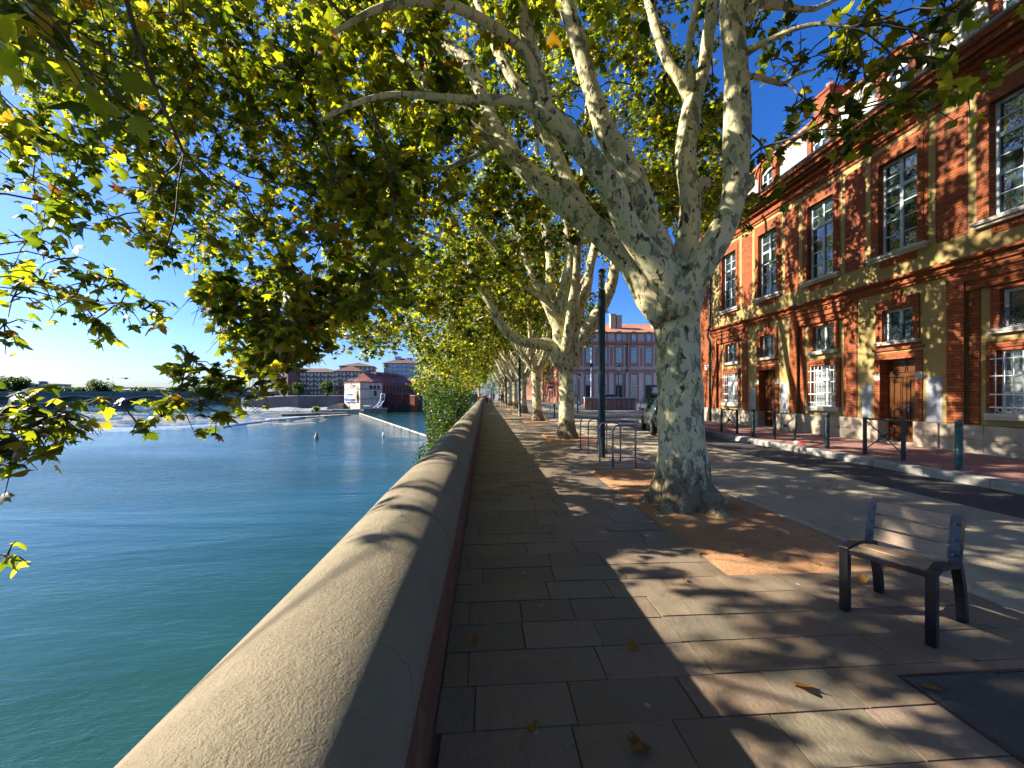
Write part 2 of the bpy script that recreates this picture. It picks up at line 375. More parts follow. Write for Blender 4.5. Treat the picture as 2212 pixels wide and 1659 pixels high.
# paving: real slabs laid in rows across the promenade
def paving():
    vs, fs, rn = [], [], []
    y = -3.0
    PX = 3.86
    while y < 62:
        rh = .285; x = -.24+random.uniform(-.5, 0)
        while x < PX:
            w = random.choice((.38,.5,.5,.62,.78,.95)); x1 = x+w
            if PX-x1 < .15: x1 = PX
            a, b = max(x, -.24)+.003, min(x1, PX)-.003
            c, d = y+.0035, y+rh-.0035
            inpit = any(c < p1-.01 and d > p0+.01 and b > 2.13 for p0, p1 in PITS)
            if inpit:
                b = min(b, 2.12)
            if b > a+.03:
                z = random.uniform(-.003, .003)+.005
                k = len(vs); tx, ty = random.uniform(-.002,.002), random.uniform(-.002,.002); g1, g2 = random.uniform(-.003,.001), random.uniform(-.003,.001)
                a -= g1; b += g2; c_, d_ = c+random.uniform(-.002,.002), d+random.uniform(-.002,.002)
                vs += [(a,c_,z-tx-ty),(b,c,z+tx-ty),(b,d_,z+tx+ty),(a,d,z-tx+ty),(a,c,-.012),(b,c,-.012),(b,d,-.012),(a,d,-.012)]
                fs += [(k,k+1,k+2,k+3),(k,k+4,k+5,k+1),(k+1,k+5,k+6,k+2),(k+2,k+6,k+7,k+3),(k+3,k+7,k+4,k)]
                rn += [random.random()]*8
            x = x1
        y += rh
    me = bpy.data.meshes.new('paving'); me.from_pydata(vs, [], fs); me.materials.append(M['slab'])
    a = me.attributes.new('rnd', 'FLOAT', 'POINT'); a.data.foreach_set('value', rn)
    o = bpy.data.objects.new('paving', me); COL.objects.link(o); tag(o, kind='structure')
TREEY = [5.36, 13.71, 22.3, 31.0, 39.6, 48.2, 56.8, 65.4, 74.0, 82.6]
TREEX = [2.83, 2.88, 3.0, 3.05, 3.05, 3.05, 3.05, 3.05, 3.05, 3.05]
PITS = [(y-1.95, y+2.6) if i == 0 else (y-1.5, y+1.5) for i, y in enumerate(TREEY) if y < 60]+[(-4.8,-1.6)]
PITS = [(-3+.285*math.floor((a+3)/.285), -3+.285*math.ceil((b_+3)/.285)) for a, b_ in PITS]
paving()
sheet('paving_bed', -.24, 3.86, -4, 62, -.008, M['joint'])
# gravel squares round the trunks, with a low mound
def gravel():
    b = MB()
    for p0, p1 in PITS:
        nx, ny = 18, 30; x0, x1 = 2.135, 3.862
        vs = []
        for j in range(ny+1):
            for i in range(nx+1):
                x = x0+(x1-x0)*i/nx; y = p0+(p1-p0)*j/ny
                e = min(i, nx-i, j, ny-j)
                z = .002+(0 if e == 0 else random.uniform(.0, .012)+min(e,4)*.004)
                if e == 0: z = -.006
                vs.append((x,y,z))
        b.add(vs, [(j*(nx+1)+i, j*(nx+1)+i+1, (j+1)*(nx+1)+i+1, (j+1)*(nx+1)+i) for j in range(ny) for i in range(nx)], 0, True)
    setting('gravel_tree_pits', b, M['gravel'])
gravel()
b = MB()                               # flat stone edging between slabs and the beige strip
y = -4.0
while y < 60:
    b.box(3.87, 3.985, y+.004, y+.996, -.02, .007); y += 1.0
setting('edging', b, M['stone'])
for p0, p1 in PITS[:1]:
    pass
sheet('promenade_strip', 3.99, 6.86, -20, 62, -.002, M['beige'])
sheet('road', 6.86, 8.5, -20, 62, -.0045, M['asphalt'])
sheet('side_street', 4.0, 60, 24.5, 33, -.001, M['asphalt'])
b = MB(); b.box(8.76, 11.9, -20, 20.4, -.02, .15); setting('pavement', b, M['redpave'])
b = MB(); y = -20.0
while y < 20.3:
    L = 1.0
    for (x0, x1) in ((8.5, 8.75),):
        z = .15+random.uniform(-.004, .006)
        b.add([(x0+.0,y+.006,-.02),(x1,y+.006,-.02),(x1,y+L-.006,-.02),(x0,y+L-.006,-.02),(x0+.03,y+.006,z),(x1,y+.006,z),(x1,y+L-.006,z),(x0+.03,y+L-.006,z),
               (x0+.005,y+.006,z-.035),(x0+.005,y+L-.006,z-.035)],
              [(4,5,6,7),(0,8,9,3),(8,4,7,9),(0,1,5,4,8),(2,3,9,7,6),(1,2,6,5)])
    y += L
setting('kerb', b, M['kerb'])
# square slab cover low right
c = [W(1971,1429,2400/(2549-1517)), W(2212,1405,2.37), W(2212,1560,2.05)]
# ------------------------------------------------------------------ parapet along the river
def parapet(y0, y1, label):
    t = thing('parapet_wall', (-.44, y0, 0), label, 'wall')
    w = MB(); w.box(-.64, -.245, y0, y1, WZ-1, .705); w.build('wall', M['parapet'], t, world=True)
    prof = []
    for i in range(15):
        a = math.pi*i/14
        prof.append((-.44+.25*math.cos(a), .845+.18*math.sin(a)))
    prof = [(-.19,.715),(-.19,.79)]+prof+[(-.69,.79),(-.69,.715)]
    c = MB(); y = y0
    while y < y1-.01:
        ye = min(y+1.6, y1)
        n = len(prof); k = 6
        vs = []
        for j in range(k+1):
            yy = y+.006+(ye-y-.012)*j/k
            for u, z in prof:
                vs.append((u+.0025*math.sin(yy*3.1+z*9), yy, z+.003*math.sin(yy*2.3+u*7)))
        fs = [(j*n+i, (j+1)*n+i, (j+1)*n+(i+1)%n, j*n+(i+1)%n) for j in range(k) for i in range(n)]
        c.add(vs, fs, 0, True); c.add(vs, [tuple(range(n)), tuple(k*n+i for i in range(n-1,-1,-1))])
        y = ye
    o = c.build('coping', M['coping'], t, world=True)
    o.data.set_sharp_from_angle(angle=R(50))
    return t
parapet(-6, 31.7, 'long river parapet with rounded render coping beside the paving slabs')
parapet(32.2, 60, 'far stretch of river parapet beyond the narrow gap in the wall')
b = MB(); b.box(-.72, -.16, 60.0, 60.7, -6.5, 1.15); b.box(-.78, -.10, 59.94, 60.76, 1.15, 1.28)
tag(b.build('wall_pier', M['stone'], origin=(-.44,60.3,0)), 'square stone pier closing the far end of the river parapet', 'pier')
b = MB(); b.box(-1.2, -.1, 61, 200, WZ-1, 1.1); setting('quay_wall', b, M['quay'])
b = MB(); b.box(-1.0, -.25, -60, -6, WZ-1, .5); b.box(-.62,-.26,31.7,32.2,WZ-1,0); setting('quay_edge', b, M['quay'])

# ================================================================== BRICK BUILDING ON THE RIGHT
XF = 11.85
def wall_holes(mb, x, xb, y0, y1, z0, z1, holes, m=0):
    """facade sheet at x with openings, jambs back to xb"""
    ys = sorted({y0, y1, *[h[0] for h in holes], *[h[1] for h in holes]}); zs = sorted({z0, z1, *[h[2] for h in holes], *[h[3] for h in holes]})
    ys = [y for y in ys if y0 <= y <= y1]; zs = [z for z in zs if z0 <= z <= z1]
    for a, b in zip(ys, ys[1:]):
        for c, d in zip(zs, zs[1:]):
            ym, zm = (a+b)/2, (c+d)/2
            if any(h[0] < ym < h[1] and h[2] < zm < h[3] for h in holes): continue
            mb.quad((x,a,c),(x,a,d),(x,b,d),(x,b,c), m)
    for h in holes:
        a, b, c, d = h
        mb.quad((x,a,c),(xb,a,c),(xb,a,d),(x,a,d), m); mb.quad((x,b,c),(x,b,d),(xb,b,d),(xb,b,c), m)
        mb.quad((x,a,d),(xb,a,d),(xb,b,d),(x,b,d), m); mb.quad((x,a,c),(x,b,c),(xb,b,c),(xb,a,c), m)
def rframe(mb, x0, x1, a, b, c, d, w, wt=None, wb=None, m=0):
    """bars round opening a..b, c..d"""
    wt = w if wt is None else wt; wb = w if wb is None else wb
    if wt: mb.box(x0, x1, a-w, b+w, d, d+wt, m)
    if wb: mb.box(x0, x1, a-w, b+w, c-wb, c, m)
    mb.box(x0, x1, a-w, a, c, d, m); mb.box(x0, x1, b, b+w, c, d, m)
def window(parent, x, a, b, c, d, rows, cols=2, transom=None, fr='frame', gl='glass', fw=.055, label=None):
    """window frame (part) with its pane (sub-part); x = outer face of frame"""
    f = MB()
    f.box(x, x+.06, a, a+fw, c, d); f.box(x, x+.06, b-fw, b, c, d); f.box(x, x+.06, a+fw, b-fw, c, c+fw); f.box(x, x+.06, a+fw, b-fw, d-fw, d)
    A, B, C_, D_ = a+fw, b-fw, c+fw, d-fw
    secs = [(C_, D_, rows)]
    if transom:
        zt, r2 = transom
        f.box(x-.012, x+.055, A, B, zt-.045, zt+.045)
        secs = [(C_, zt-.045, rows), (zt+.045, D_, r2)]
    ym = (A+B)/2
    for (p, q, r) in secs:
        for k in range(1, cols):
            yy = A+(B-A)*k/cols; ww = .045 if cols == 2 or k*2 == cols else .014
            f.box(x-.006, x+.05, yy-ww, yy+ww, p, q)
        for k in range(1, r):
            zz = p+(q-p)*k/r
            e = [A]+[A+(B-A)*j/cols for j in range(1, cols)]+[B]
            for j in range(cols):
                s0 = e[j]+(0 if j == 0 else (.045 if cols == 2 or j*2 == cols else .014)); s1 = e[j+1]-(0 if j == cols-1 else (.045 if cols == 2 or (j+1)*2 == cols else .014))
                f.box(x+.006, x+.045, s0, s1, zz-.014, zz+.014)
    o = f.build('window', M[fr], parent, origin=(x, ym, c), world=False)
    # geometry was world: shift into parent's space
    base = Vector((0,0,0)); p = parent
    while p is not None: base += p.location; p = p.parent
    o.location = Vector((x, ym, c))-base
    if label: o['label'] = label
    g = MB(); g.box(x+.030, x+.036, A-.005, B+.005, C_-.005, D_+.005)
    go = g.build('pane', M[gl], None, origin=(x+.03, ym, c)); go.parent = o; go.location = (.03,0,0)
    return o
def wpart(mb, name, m, parent, origin, **k):
    """part whose geometry is in world space"""
    o = mb.build(name, m, None, origin=origin, **k)
    base = Vector((0,0,0)); p = parent
    while p is not None: base += p.location; p = p.parent
    o.parent = parent; o.location = Vector(origin)-base
    return o
def railing(parent, x, a, b, z0, z1):
    f = MB(); t = .009
    def bar(y0_, z0_, y1_, z1_, w=t): f.tube([(x,y0_,z0_),(x,y1_,z1_)], w, 5)
    bar(a, z1, b, z1, .013); bar(a, z0, b, z0, .011); bar(a, z1-.06, b, z1-.06); bar(a, z0+.05, b, z0+.05)
    ym = (a+b)/2; zm = (z0+z1)/2-.005; hh = (z1-z0)/2-.055; w = b-a
    for y_ in (a, b, ym-w*.17, ym+w*.17, a+w*.07, b-w*.07): bar(y_, z0, y_, z1)
    Y_, Z_ = (0,1,0), (0,0,1)
    f.ring((x,ym,zm), Y_, Z_, hh*.85, .011, 18); f.ring((x,ym,zm), Y_, Z_, hh*.5, .008, 12)
    bar(ym-hh*.4, zm, ym+hh*.4, zm, .007)
    for s in (-1, 1):
        cy = ym+s*w*.30
        for i, j in ((0,0),(1,0),(-1,0),(.5,.87),(-.5,.87),(.5,-.87),(-.5,-.87)):
            f.ring((x,cy+i*.052,zm+j*.052), Y_, Z_, .026, .006, 8)
        for k in (-1, 1):
            f.ring((x,cy-.08*s,zm+k*hh*.72), Y_, Z_, .032, .006, 8); f.ring((x,cy+.08*s,zm+k*hh*.72), Y_, Z_, .032, .006, 8)
            f.ring((x,ym+s*w*.19,zm+k*hh*.5), Y_, Z_, .03, .006, 8)
    n = max(8, int(w/.075))
    for i in range(n):
        y_ = a+w*(i+.5)/n
        f.ring((x,y_,z1-.03), Y_, Z_, .024, .005, 8); f.ring((x,y_,z0+.026), Y_, Z_, .022, .005, 8)
    return wpart(f, 'railing', M['iron'], parent, (x, ym, z0))
def grille(parent, x, a, b, z0, z1):
    f = MB(); n = 7
    for i in range(n):
        y_ = a+(b-a)*i/(n-1); f.tube([(x,y_,z0),(x,y_,z1)], .010, 6)
    for z_ in (z0+.12, z0+.42, z0+.85, z1-.15): f.box(x-.018, x-.006, a-.10, b+.10, z_-.013, z_+.013)
    for i in range(n-1):
        y_ = a+(b-a)*(i+.5)/(n-1); f.ring((x,y_,z0+.055), (0,1,0), (0,0,1), .05, .007, 10)
    f.tube([(x-.02,a-.02,z0),(x-.02,a-.02,z1)], .009, 6)
    return wpart(f, 'grille', M['white'], parent, (x, (a+b)/2, z0))
BLD = thing('brick_building', (XF+3, 12, .15), 'long red brick and cream plaster town building on the right of the street', 'building')
Y0, Y1 = 3.95, 19.7
CEN = {k: 10.42+2.59*k for k in (-2,-1,0,1,2,3)}
DOORB = {k: (k % 2 == 0) for k in CEN}
holes = []; inner = []
for k, c in CEN.items():
    holes.append((c-.58, c+.58, 5.68, 8.55))
    if DOORB[k]:
        holes.append((c-.60, c+.60, .84, 2.72)); holes.append((c-.52, c+.52, 3.10, 4.15))
    else:
        holes.append((c-1.14, c+1.14, .84, 4.36))
mw = MB(); wall_holes(mw, XF, XF+.13, Y0, Y1, .84, 9.35, holes)
for k, c in CEN.items():
    if not DOORB[k]:
        wall_holes(mw, XF+.13, XF+.4, c-1.14, c+1.14, .84, 4.36, [(c-.56,c+.56,1.1,2.66),(c-.52,c+.52,3.10,4.10)])
mw.quad((XF,Y1,0),(XF,Y1,9.35),(XF+9,Y1,9.35),(XF+9,Y1,0)); mw.quad((XF,Y0,0),(XF+9,Y0,0),(XF+9,Y0,9.35),(XF,Y0,9.35))
mw.quad((XF+9,Y0,0),(XF+9,Y1,0),(XF+9,Y1,9.35),(XF+9,Y0,9.35))
# dark rooms behind the openings
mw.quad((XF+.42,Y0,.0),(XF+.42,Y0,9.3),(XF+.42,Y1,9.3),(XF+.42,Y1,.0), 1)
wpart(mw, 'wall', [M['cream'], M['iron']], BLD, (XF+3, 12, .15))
tr = MB(); pl = MB(); ss = MB(); pt = MB()
for k, c in CEN.items():
    # first-floor window surround, apron, brick panel between windows
    rframe(tr, XF-.035, XF+.30, c-.53, c+.53, 5.74, 8.42, .15, .26, .0)
    rframe(tr, XF-.012, XF+.0, c-.68, c+.68, 5.66, 8.68, .10, .16, .0)
    tr.box(XF-.02, XF, c-.5, c+.5, 5.34, 5.54)
    if k < 3: tr.box(XF-.010, XF, c+.95, c+1.64, 5.55, 8.78)
    if DOORB[k]:
        rframe(tr, XF-.035, XF+.33, c-.48, c+.48, .84, 2.60, .17, .20, .0)
        tr.box(XF-.05, XF, c-.70, c+.70, 2.86, 2.93); tr.box(XF-.03, XF, c-.62, c+.62, 2.93, 3.02)
        rframe(tr, XF-.035, XF+.30, c-.42, c+.42, 3.12, 4.06, .16, .30, .0)
        rframe(tr, XF-.055, XF-.036, c-.5, c+.5, 3.12, 4.12, .09, .14, .0)
        tr.add([(XF-.075,c-.10,4.10),(XF-.075,c+.10,4.10),(XF-.075,c+.15,4.56),(XF-.075,c-.15,4.56),(XF,c-.10,4.10),(XF,c+.10,4.10),(XF,c+.15,4.56),(XF,c-.15,4.56)],
               [(0,3,2,1),(0,1,5,4),(1,2,6,5),(2,3,7,6),(3,0,4,7)])
        # white impost stones of the door surround
        for s in (-1,1):
            ss = MB(); ss.box(XF-.042, XF+.1, c+s*.481, c+s*.66, 2.0, 2.2); wpart(ss, 'impost_stone', M['sill'], BLD, (XF, c+s*.57, 2.0))
            pt = MB(); pt.box(XF-.006, XF, c+s*.74, c+s*1.05 if s > 0 else c-1.10, .85, 2.05 if s < 0 else 1.85); wpart(pt, 'repainted_patch', M['patch'], BLD, (XF, c+s*.9, .85))
    else:
        for s in (-1, 1):
            tr.box(XF-.03, XF+.02, c+s*1.02, c+s*1.38, .84, 4.60)            # outer pilaster strip
            tr.box(XF+.10, XF+.13, c+s*.80, c+s*1.02, .84, 4.14)             # recessed strip
        tr.box(XF-.03, XF+.02, c-1.02, c+1.02, 4.36, 4.60)
        tr.box(XF+.02, XF+.40, c-1.02, c+1.02, 4.14, 4.36)
        tr.box(XF-.065, XF-.03, c-1.2, c+1.2, 4.53, 4.60)
        rframe(tr, XF+.095, XF+.36, c-.43, c+.43, 3.12, 4.02, .17, .12, .0)
        rframe(tr, XF+.095, XF+.36, c-.50, c+.50, 1.14, 2.60, .17, .22, .0)
        rframe(tr, XF+.075, XF+.095, c-.58, c+.58, 1.14, 2.68, .085, .10, .0)
wpart(tr, 'brick_trim', M['brick'], BLD, (XF, 12, 3))
# string course and cornice, stepped
st = MB()
for x, z0, z1 in ((.05,4.605,4.70),(.10,4.70,4.76),(.06,4.76,4.88),(.16,4.88,4.955)): st.box(XF-x, XF, Y0, Y1+.0, z0, z1)
st.build('string_course', M['brick'], None); bpy.data.objects['string_course'].parent = BLD; bpy.data.objects['string_course'].location = -Vector(BLD.location)
cn = MB()
for x, z0, z1 in ((.04,8.98,9.10),(.10,9.10,9.20),(.05,9.20,9.38),(.20,9.38,9.50),(.34,9.50,9.58),(.46,9.58,9.74),(.56,9.74,9.84)): cn.box(XF-x, XF+.3, Y0-.1, Y1+.1, z0, z1)
wpart(cn, 'cornice', M['brick'], BLD, (XF, 12, 9))
gt = MB(); gt.tube([(XF-.58,Y0-.1,9.885),(XF-.58,Y1+.1,9.885)], .05, 8); wpart(gt, 'gutter', M['galv'], BLD, (XF, 12, 9.8))
# plinth: stone blocks with joints, stepping forward under the door bays
for y_ in np.arange(Y0, Y1, .9):
    a, b_ = float(y_)+.003, min(float(y_)+.897, Y1)
    for z0, z1 in ((.14,.48),(.486,.83)):
        dd = [CEN[k] for k in CEN if DOORB[k]]
        segs = [(a, b_)]
        for c in dd:
            ns = []
            for (p, q) in segs:
                l_, r_ = c-.48, c+.48
                if q <= l_ or p >= r_: ns.append((p, q)); continue
                if p < l_: ns.append((p, l_))
                if q > r_: ns.append((r_, q))
            segs = ns
        for p, q in segs:
            if q-p < .01: continue
            proud = .05
            for c in dd:
                if abs((p+q)/2-c) < 1.15: proud = .10
            pl.box(XF-proud, XF+.42, p, q, z0, z1)
pl.box(XF-.055, XF, Y0, Y1, .141, .19)
wpart(pl, 'plinth', M['stone'], BLD, (XF, 12, .15), bevel=.01)
def slab_sill(x0, x1, a, b, z0, z1, mould=True):
    f = MB(); f.box(x0, x1, a, b, z1-(z1-z0)*.55, z1)
    if mould: f.box(x0+.05, x1, a+.06, b-.06, z0, z1-(z1-z0)*.55)
    else: f.box(x0+.012, x1, a, b, z0, z1-(z1-z0)*.55)
    return wpart(f, 'window_sill', M['sill'], BLD, (x0, (a+b)/2, z0), bevel=.008)
for k, c in CEN.items():
    window(BLD, XF+.13, c-.53, c+.53, 5.74, 8.42, 4, 2, (7.62, 2), fw=.075)
    slab_sill(XF-.16, XF+.18, c-.82, c+.82, 5.54, 5.70)
    if DOORB[k]:
        window(BLD, XF+.12, c-.42, c+.42, 3.12, 4.06, 1, 2, fw=.07)
        slab_sill(XF-.13, XF+.25, c-.56, c+.56, 3.02, 3.12, False)
        railing(BLD, XF-.005, c-.42, c+.42, 3.15, 3.58)
        # panelled double door
        d = MB(); x = XF+.28; a, b_, z0, z1 = c-.48, c+.48, .17, 2.60
        d.box(x, x+.05, a, b_, z0, z1)
        d.box(x-.05, x, a, b_, 2.08, 2.15); d.box(x-.03, x, a, b_, 2.15, 2.2); d.box(x-.03, x, a, a+.05, z0, 2.08); d.box(x-.03, x, b_-.05, b_, z0, 2.08)
        for s in (-1, 1):
            p, q = (a+.05, c-.015) if s < 0 else (c+.015, b_-.05)
            d.box(x-.02, x, p, p+.07, z0, 2.08); d.box(x-.02, x, q-.07, q, z0, 2.08)
            for (u, v) in ((z0+.10,z0+.32),(z0+.42,z0+.98),(z0+1.08,z0+1.80)):
                d.box(x-.02, x, p+.07, q-.07, v, v+.10)
                rframe(d, x-.03, x-.001, p+.10, q-.10, u+.03, v-.03, .022)
                d.box(x-.022, x, p+.135, q-.135, u+.065, v-.065)
            d.box(x-.02, x, p+.07, q-.07, z0, z0+.10)
            rframe(d, x-.03, x-.001, p+.02, q-.02, 2.24, 2.55, .02)
        d.box(x-.045, x, c-.03, c+.03, z0, 2.08)
        do = wpart(d, 'door', M['door'], BLD, (x, c, z0), bevel=.004)
        h = MB(); h.box(-.06, -.05, -.02, .02, -.11, .11); h.tube([(-.055,0,.03),(-.10,0,.03),(-.10,.11,.03)], .010, 8)
        ho = h.build('handle', M['galv'], do); ho.location = (0, -.10, 1.02)
        sg = MB(); sg.box(XF-.12, XF+.3, c-.5, c+.5, .15, .20); wpart(sg, 'doorstep', M['stone'], BLD, (XF, c, .15), bevel=.01)
    else:
        window(BLD, XF+.22, c-.43, c+.43, 3.12, 4.02, 1, 2, fw=.07)
        window(BLD, XF+.26, c-.50, c+.50, 1.14, 2.60, 2, 2, (2.1, 1), gl='glass_pale', fr='white')
        slab_sill(XF+.02, XF+.3, c-.60, c+.60, 3.00, 3.12, False)
        slab_sill(XF+.0, XF+.3, c-.66, c+.66, .98, 1.14, False)
        railing(BLD, XF+.10, c-.43, c+.43, 3.15, 3.56)
        grille(BLD, XF+.055, c-.47, c+.47, 1.16, 2.56)
# attic storey: rendered wall, dormers, roof
at = MB(); at.box(XF+.12, XF+.42, Y0, Y1, 9.84, 11.42)
at.quad((XF+.42,Y0,9.84),(XF+9,Y0,9.84),(XF+9,Y0,11.42),(XF+.42,Y0,11.42))
wpart(at, 'attic_wall', M['paint_old'], BLD, (XF, 12, 9.84))
rf = MB()
rf.add([(XF-.02,Y0-.2,11.42),(XF-.02,Y1+.2,11.42),(XF+4.6,Y1+.2,12.9),(XF+4.6,Y0-.2,12.9),(XF+9.2,Y0-.2,11.42),(XF+9.2,Y1+.2,11.42),
        (XF-.02,Y0-.2,11.52),(XF-.02,Y1+.2,11.52),(XF+4.6,Y1+.2,13.0),(XF+4.6,Y0-.2,13.0),(XF+9.2,Y0-.2,11.52),(XF+9.2,Y1+.2,11.52)],
       [(0,1,2,3),(3,2,5,4),(9,8,7,6),(10,11,8,9),(0,6,7,1),(4,5,11,10),(0,3,9,6),(3,4,10,9),(1,7,8,2),(2,8,11,5)])
wpart(rf, 'roof', M['tile'], BLD, (XF, 12, 11.4))
for k, c in CEN.items():
    d = MB(); w, zs = .36, 10.98
    for s in (-1, 1): d.box(XF-.06, XF+.30, c+s*.33, c+s*.52, 9.84, 10.95)
    arc = [(c-.60*math.cos(math.pi*i/10), 10.95+.50*math.sin(math.pi*i/10)) for i in range(11)]
    arci = [(c+.33*math.cos(math.pi*i/10), 10.95+.20*math.sin(math.pi*i/10)) for i in range(11)]
    n = 11
    pf = [(u,v) for u,v in arc]; pi_ = [(c-.33*math.cos(math.pi*i/10), 10.95+.20*math.sin(math.pi*i/10)) for i in range(11)]
    vs = [(XF-.06,u,v) for u,v in pf]+[(XF-.06,u,v) for u,v in pi_]+[(XF+.9,u,v) for u,v in pf]+[(XF+.9,u,v) for u,v in pi_]
    d.add(vs, [(i,i+1,n+i+1,n+i) for i in range(n-1)]+[(2*n+i+1,2*n+i,i,i+1) for i in range(n-1)]+[(n+i,n+i+1,3*n+i+1,3*n+i) for i in range(n-1)]+[(0,n,3*n,2*n),(n-1,3*n-1,4*n-1,2*n-1)])
    arc2 = [(c-.68*math.cos(math.pi*i/10), 10.96+.57*math.sin(math.pi*i/10)) for i in range(11)]
    vs = [(x_,u,v) for x_ in (XF-.11, XF+.95) for r_ in (arc2, [(c-.605*math.cos(math.pi*i/10), 10.96+.505*math.sin(math.pi*i/10)) for i in range(11)]) for u,v in r_]
    d.add(vs, [(i,i+1,n+i+1,n+i) for i in range(n-1)]+[(2*n+i+1,2*n+i,i,i+1) for i in range(n-1)]+[(n+i,n+i+1,3*n+i+1,3*n+i) for i in range(n-1)]+[(0,n,3*n,2*n),(n-1,3*n-1,4*n-1,2*n-1)])
    do = wpart(d, 'dormer', M['brick'], BLD, (XF, c, 9.84))
    wn = window(BLD, XF+.03, c-.33, c+.33, 9.86, 10.95, 3, 2, fr='white')
    wpn = wn.location.copy(); wn.parent = do; wn.location = Vector((XF+.03, c, 9.86))-Vector((XF, c, 9.84)); 
    tq = MB(); tq.add([(XF+.06,c-.33*math.cos(math.pi*i/10), 10.951+.20*math.sin(math.pi*i/10)) for i in range(11)], [tuple(range(11))])
    wpart(tq, 'tympanum', M['white'], do, (XF+.06, c, 10.95))
for (yc, s) in ((13.95, 1), (6.6, 1)):
    ch = MB(); ch.box(XF+.9, XF+1.6, yc-.35, yc+.35, 11.4, 12.95); ch.box(XF+.86, XF+1.64, yc-.39, yc+.39, 12.95, 13.05)
    ch.cyl(XF+1.25, yc, 13.05, 13.4, .13, 12, 1)
    wpart(ch, 'chimney', [M['brick'], M['tile']], BLD, (XF+1.25, yc, 11.4))
dp = MB(); dp.tube([(XF-.5,19.63,9.85),(XF-.25,19.63,9.3),(XF-.10,19.63,8.9),(XF-.10,19.63,5.1),(XF-.22,19.63,4.95),(XF-.22,19.63,4.55),(XF-.10,19.63,4.3),(XF-.10,19.63,.16)], .055, 10)
for z_ in (7.5, 6, 3.2, 1.8): dp.cyl(XF-.10, 19.63, z_, z_+.04, .068, 10)
wpart(dp, 'downpipe', M['lamp'], BLD, (XF-.1, 19.63, .15))
# house number plate
def text(parent_obj, name, body, loc, rot, size, m, ext=.004):
    cu = bpy.data.curves.new(name, 'FONT'); cu.body = body; cu.size = size; cu.extrude = ext; cu.align_x = 'CENTER'; cu.align_y = 'CENTER'
    o = bpy.data.objects.new(name, cu); COL.objects.link(o)
    dg = bpy.context.evaluated_depsgraph_get(); me = bpy.data.meshes.new_from_object(o.evaluated_get(dg))
    COL.objects.unlink(o); bpy.data.objects.remove(o)
    me.materials.clear(); me.materials.append(m)
    q = bpy.data.objects.new(name, me); COL.objects.link(q); q.parent = parent_obj; q.location = loc; q.rotation_euler = rot
    return q
np_ = MB(); out = []
for i in range(24):
    a = 2*math.pi*i/24; cx_, sx_ = math.cos(a), math.sin(a)
    out.append((.15*math.copysign(abs(cx_)**.6, cx_), .095*math.copysign(abs(sx_)**.6, sx_)))
np_.prism(out, lambda u,v,t: (t,u,v), -.012, .006)
M['plate'] = simple('number_plate_enamel', (.55,.50,.16), .5, var=.1)
M['ink'] = simple('black_ink', (.015,.018,.03), .5, var=.1)
rb = MB()
for i in range(24):
    u, v = out[i]; u2, v2 = out[(i+1)%24]
    rb.tube([(-.012,u*.92,v*.90),(-.012,u2*.92,v2*.90)], .004, 4)
plo = np_.build('number_plate', M['plate'], BLD); plo.location = Vector((XF-.006, 11.43, 2.56))-BLD.location
ro = rb.build('border', M['ink'], plo)
text(plo, 'numeral', '2', (-.014,0,0), (R(90),0,R(-90)), .16, M['ink'])
# neighbouring brick wing past the downpipe
WG = thing('brick_wing', (XF+4, 20.6, 0), 'narrow plain brick wing past the downpipe at the street corner', 'building')
w = MB(); w.box(XF-.02, XF+8, 19.71, 21.6, 0, 10.6); wpart(w, 'wall', M['brick'], WG, (XF+4, 20.6, 0))
w = MB(); w.box(XF-.2, XF+8.1, 19.71, 21.8, 10.6, 10.8); wpart(w, 'cornice', M['brick'], WG, (XF+4, 20.6, 10.6))
w = MB(); w.box(XF-.08, XF+8.08, 19.71, 21.66, 0, .85); wpart(w, 'plinth', M['stone'], WG, (XF+4, 20.6, 0))
w = MB(); w.box(-.02, 0, -.16, .16, -.12, .12); so = w.build('street_sign', M['white'], WG); so.location = Vector((XF-.021, 20.05, 3.0))-WG.location
w = MB(); w.box(-.024, -.02, -.12, .12, .02, .07); w.box(-.024, -.02, -.09, .09, -.07, -.03); w.build('lettering', M['ink'], so)
# ================================================================== TREES
def leaf_template(kind):
    if kind == 'near':      # five-lobed plane leaf with pointed teeth
        half = [(0,0),(.10,-.04),(.30,.02),(.50,.10),(.36,.20),(.40,.30),(.62,.50),(.36,.48),(.24,.52),(.22,.72),(0,1.05)]
        o = half+[(-x,y) for x, y in half[-2:0:-1]]
        c = (0,.30)
    elif kind == 'mid':
        half = [(0,0),(.46,.08),(.34,.26),(.56,.52),(.22,.54),(0,1.0)]
        o = half+[(-x,y) for x, y in half[-2:0:-1]]; c = (0,.3)
    else:
        o = [(0,0),(.48,.25),(.22,.5),(0,1.0),(-.22,.5),(-.48,.25)]; c = (0,.35)
    P = [c]+o; n = len(o)
    V = np.array([(x, y, .0) for x, y in P], float)
    V[:,2] = -.32*np.abs(V[:,0])**1.3*1.0 - .22*(V[:,1]-.3)**2
    V[0,2] += .02
    F = [(0, 1+i, 1+(i+1)%n) for i in range(n)]
    return V, np.array(F)
TPL = {k: leaf_template(k) for k in ('near','mid','far')}
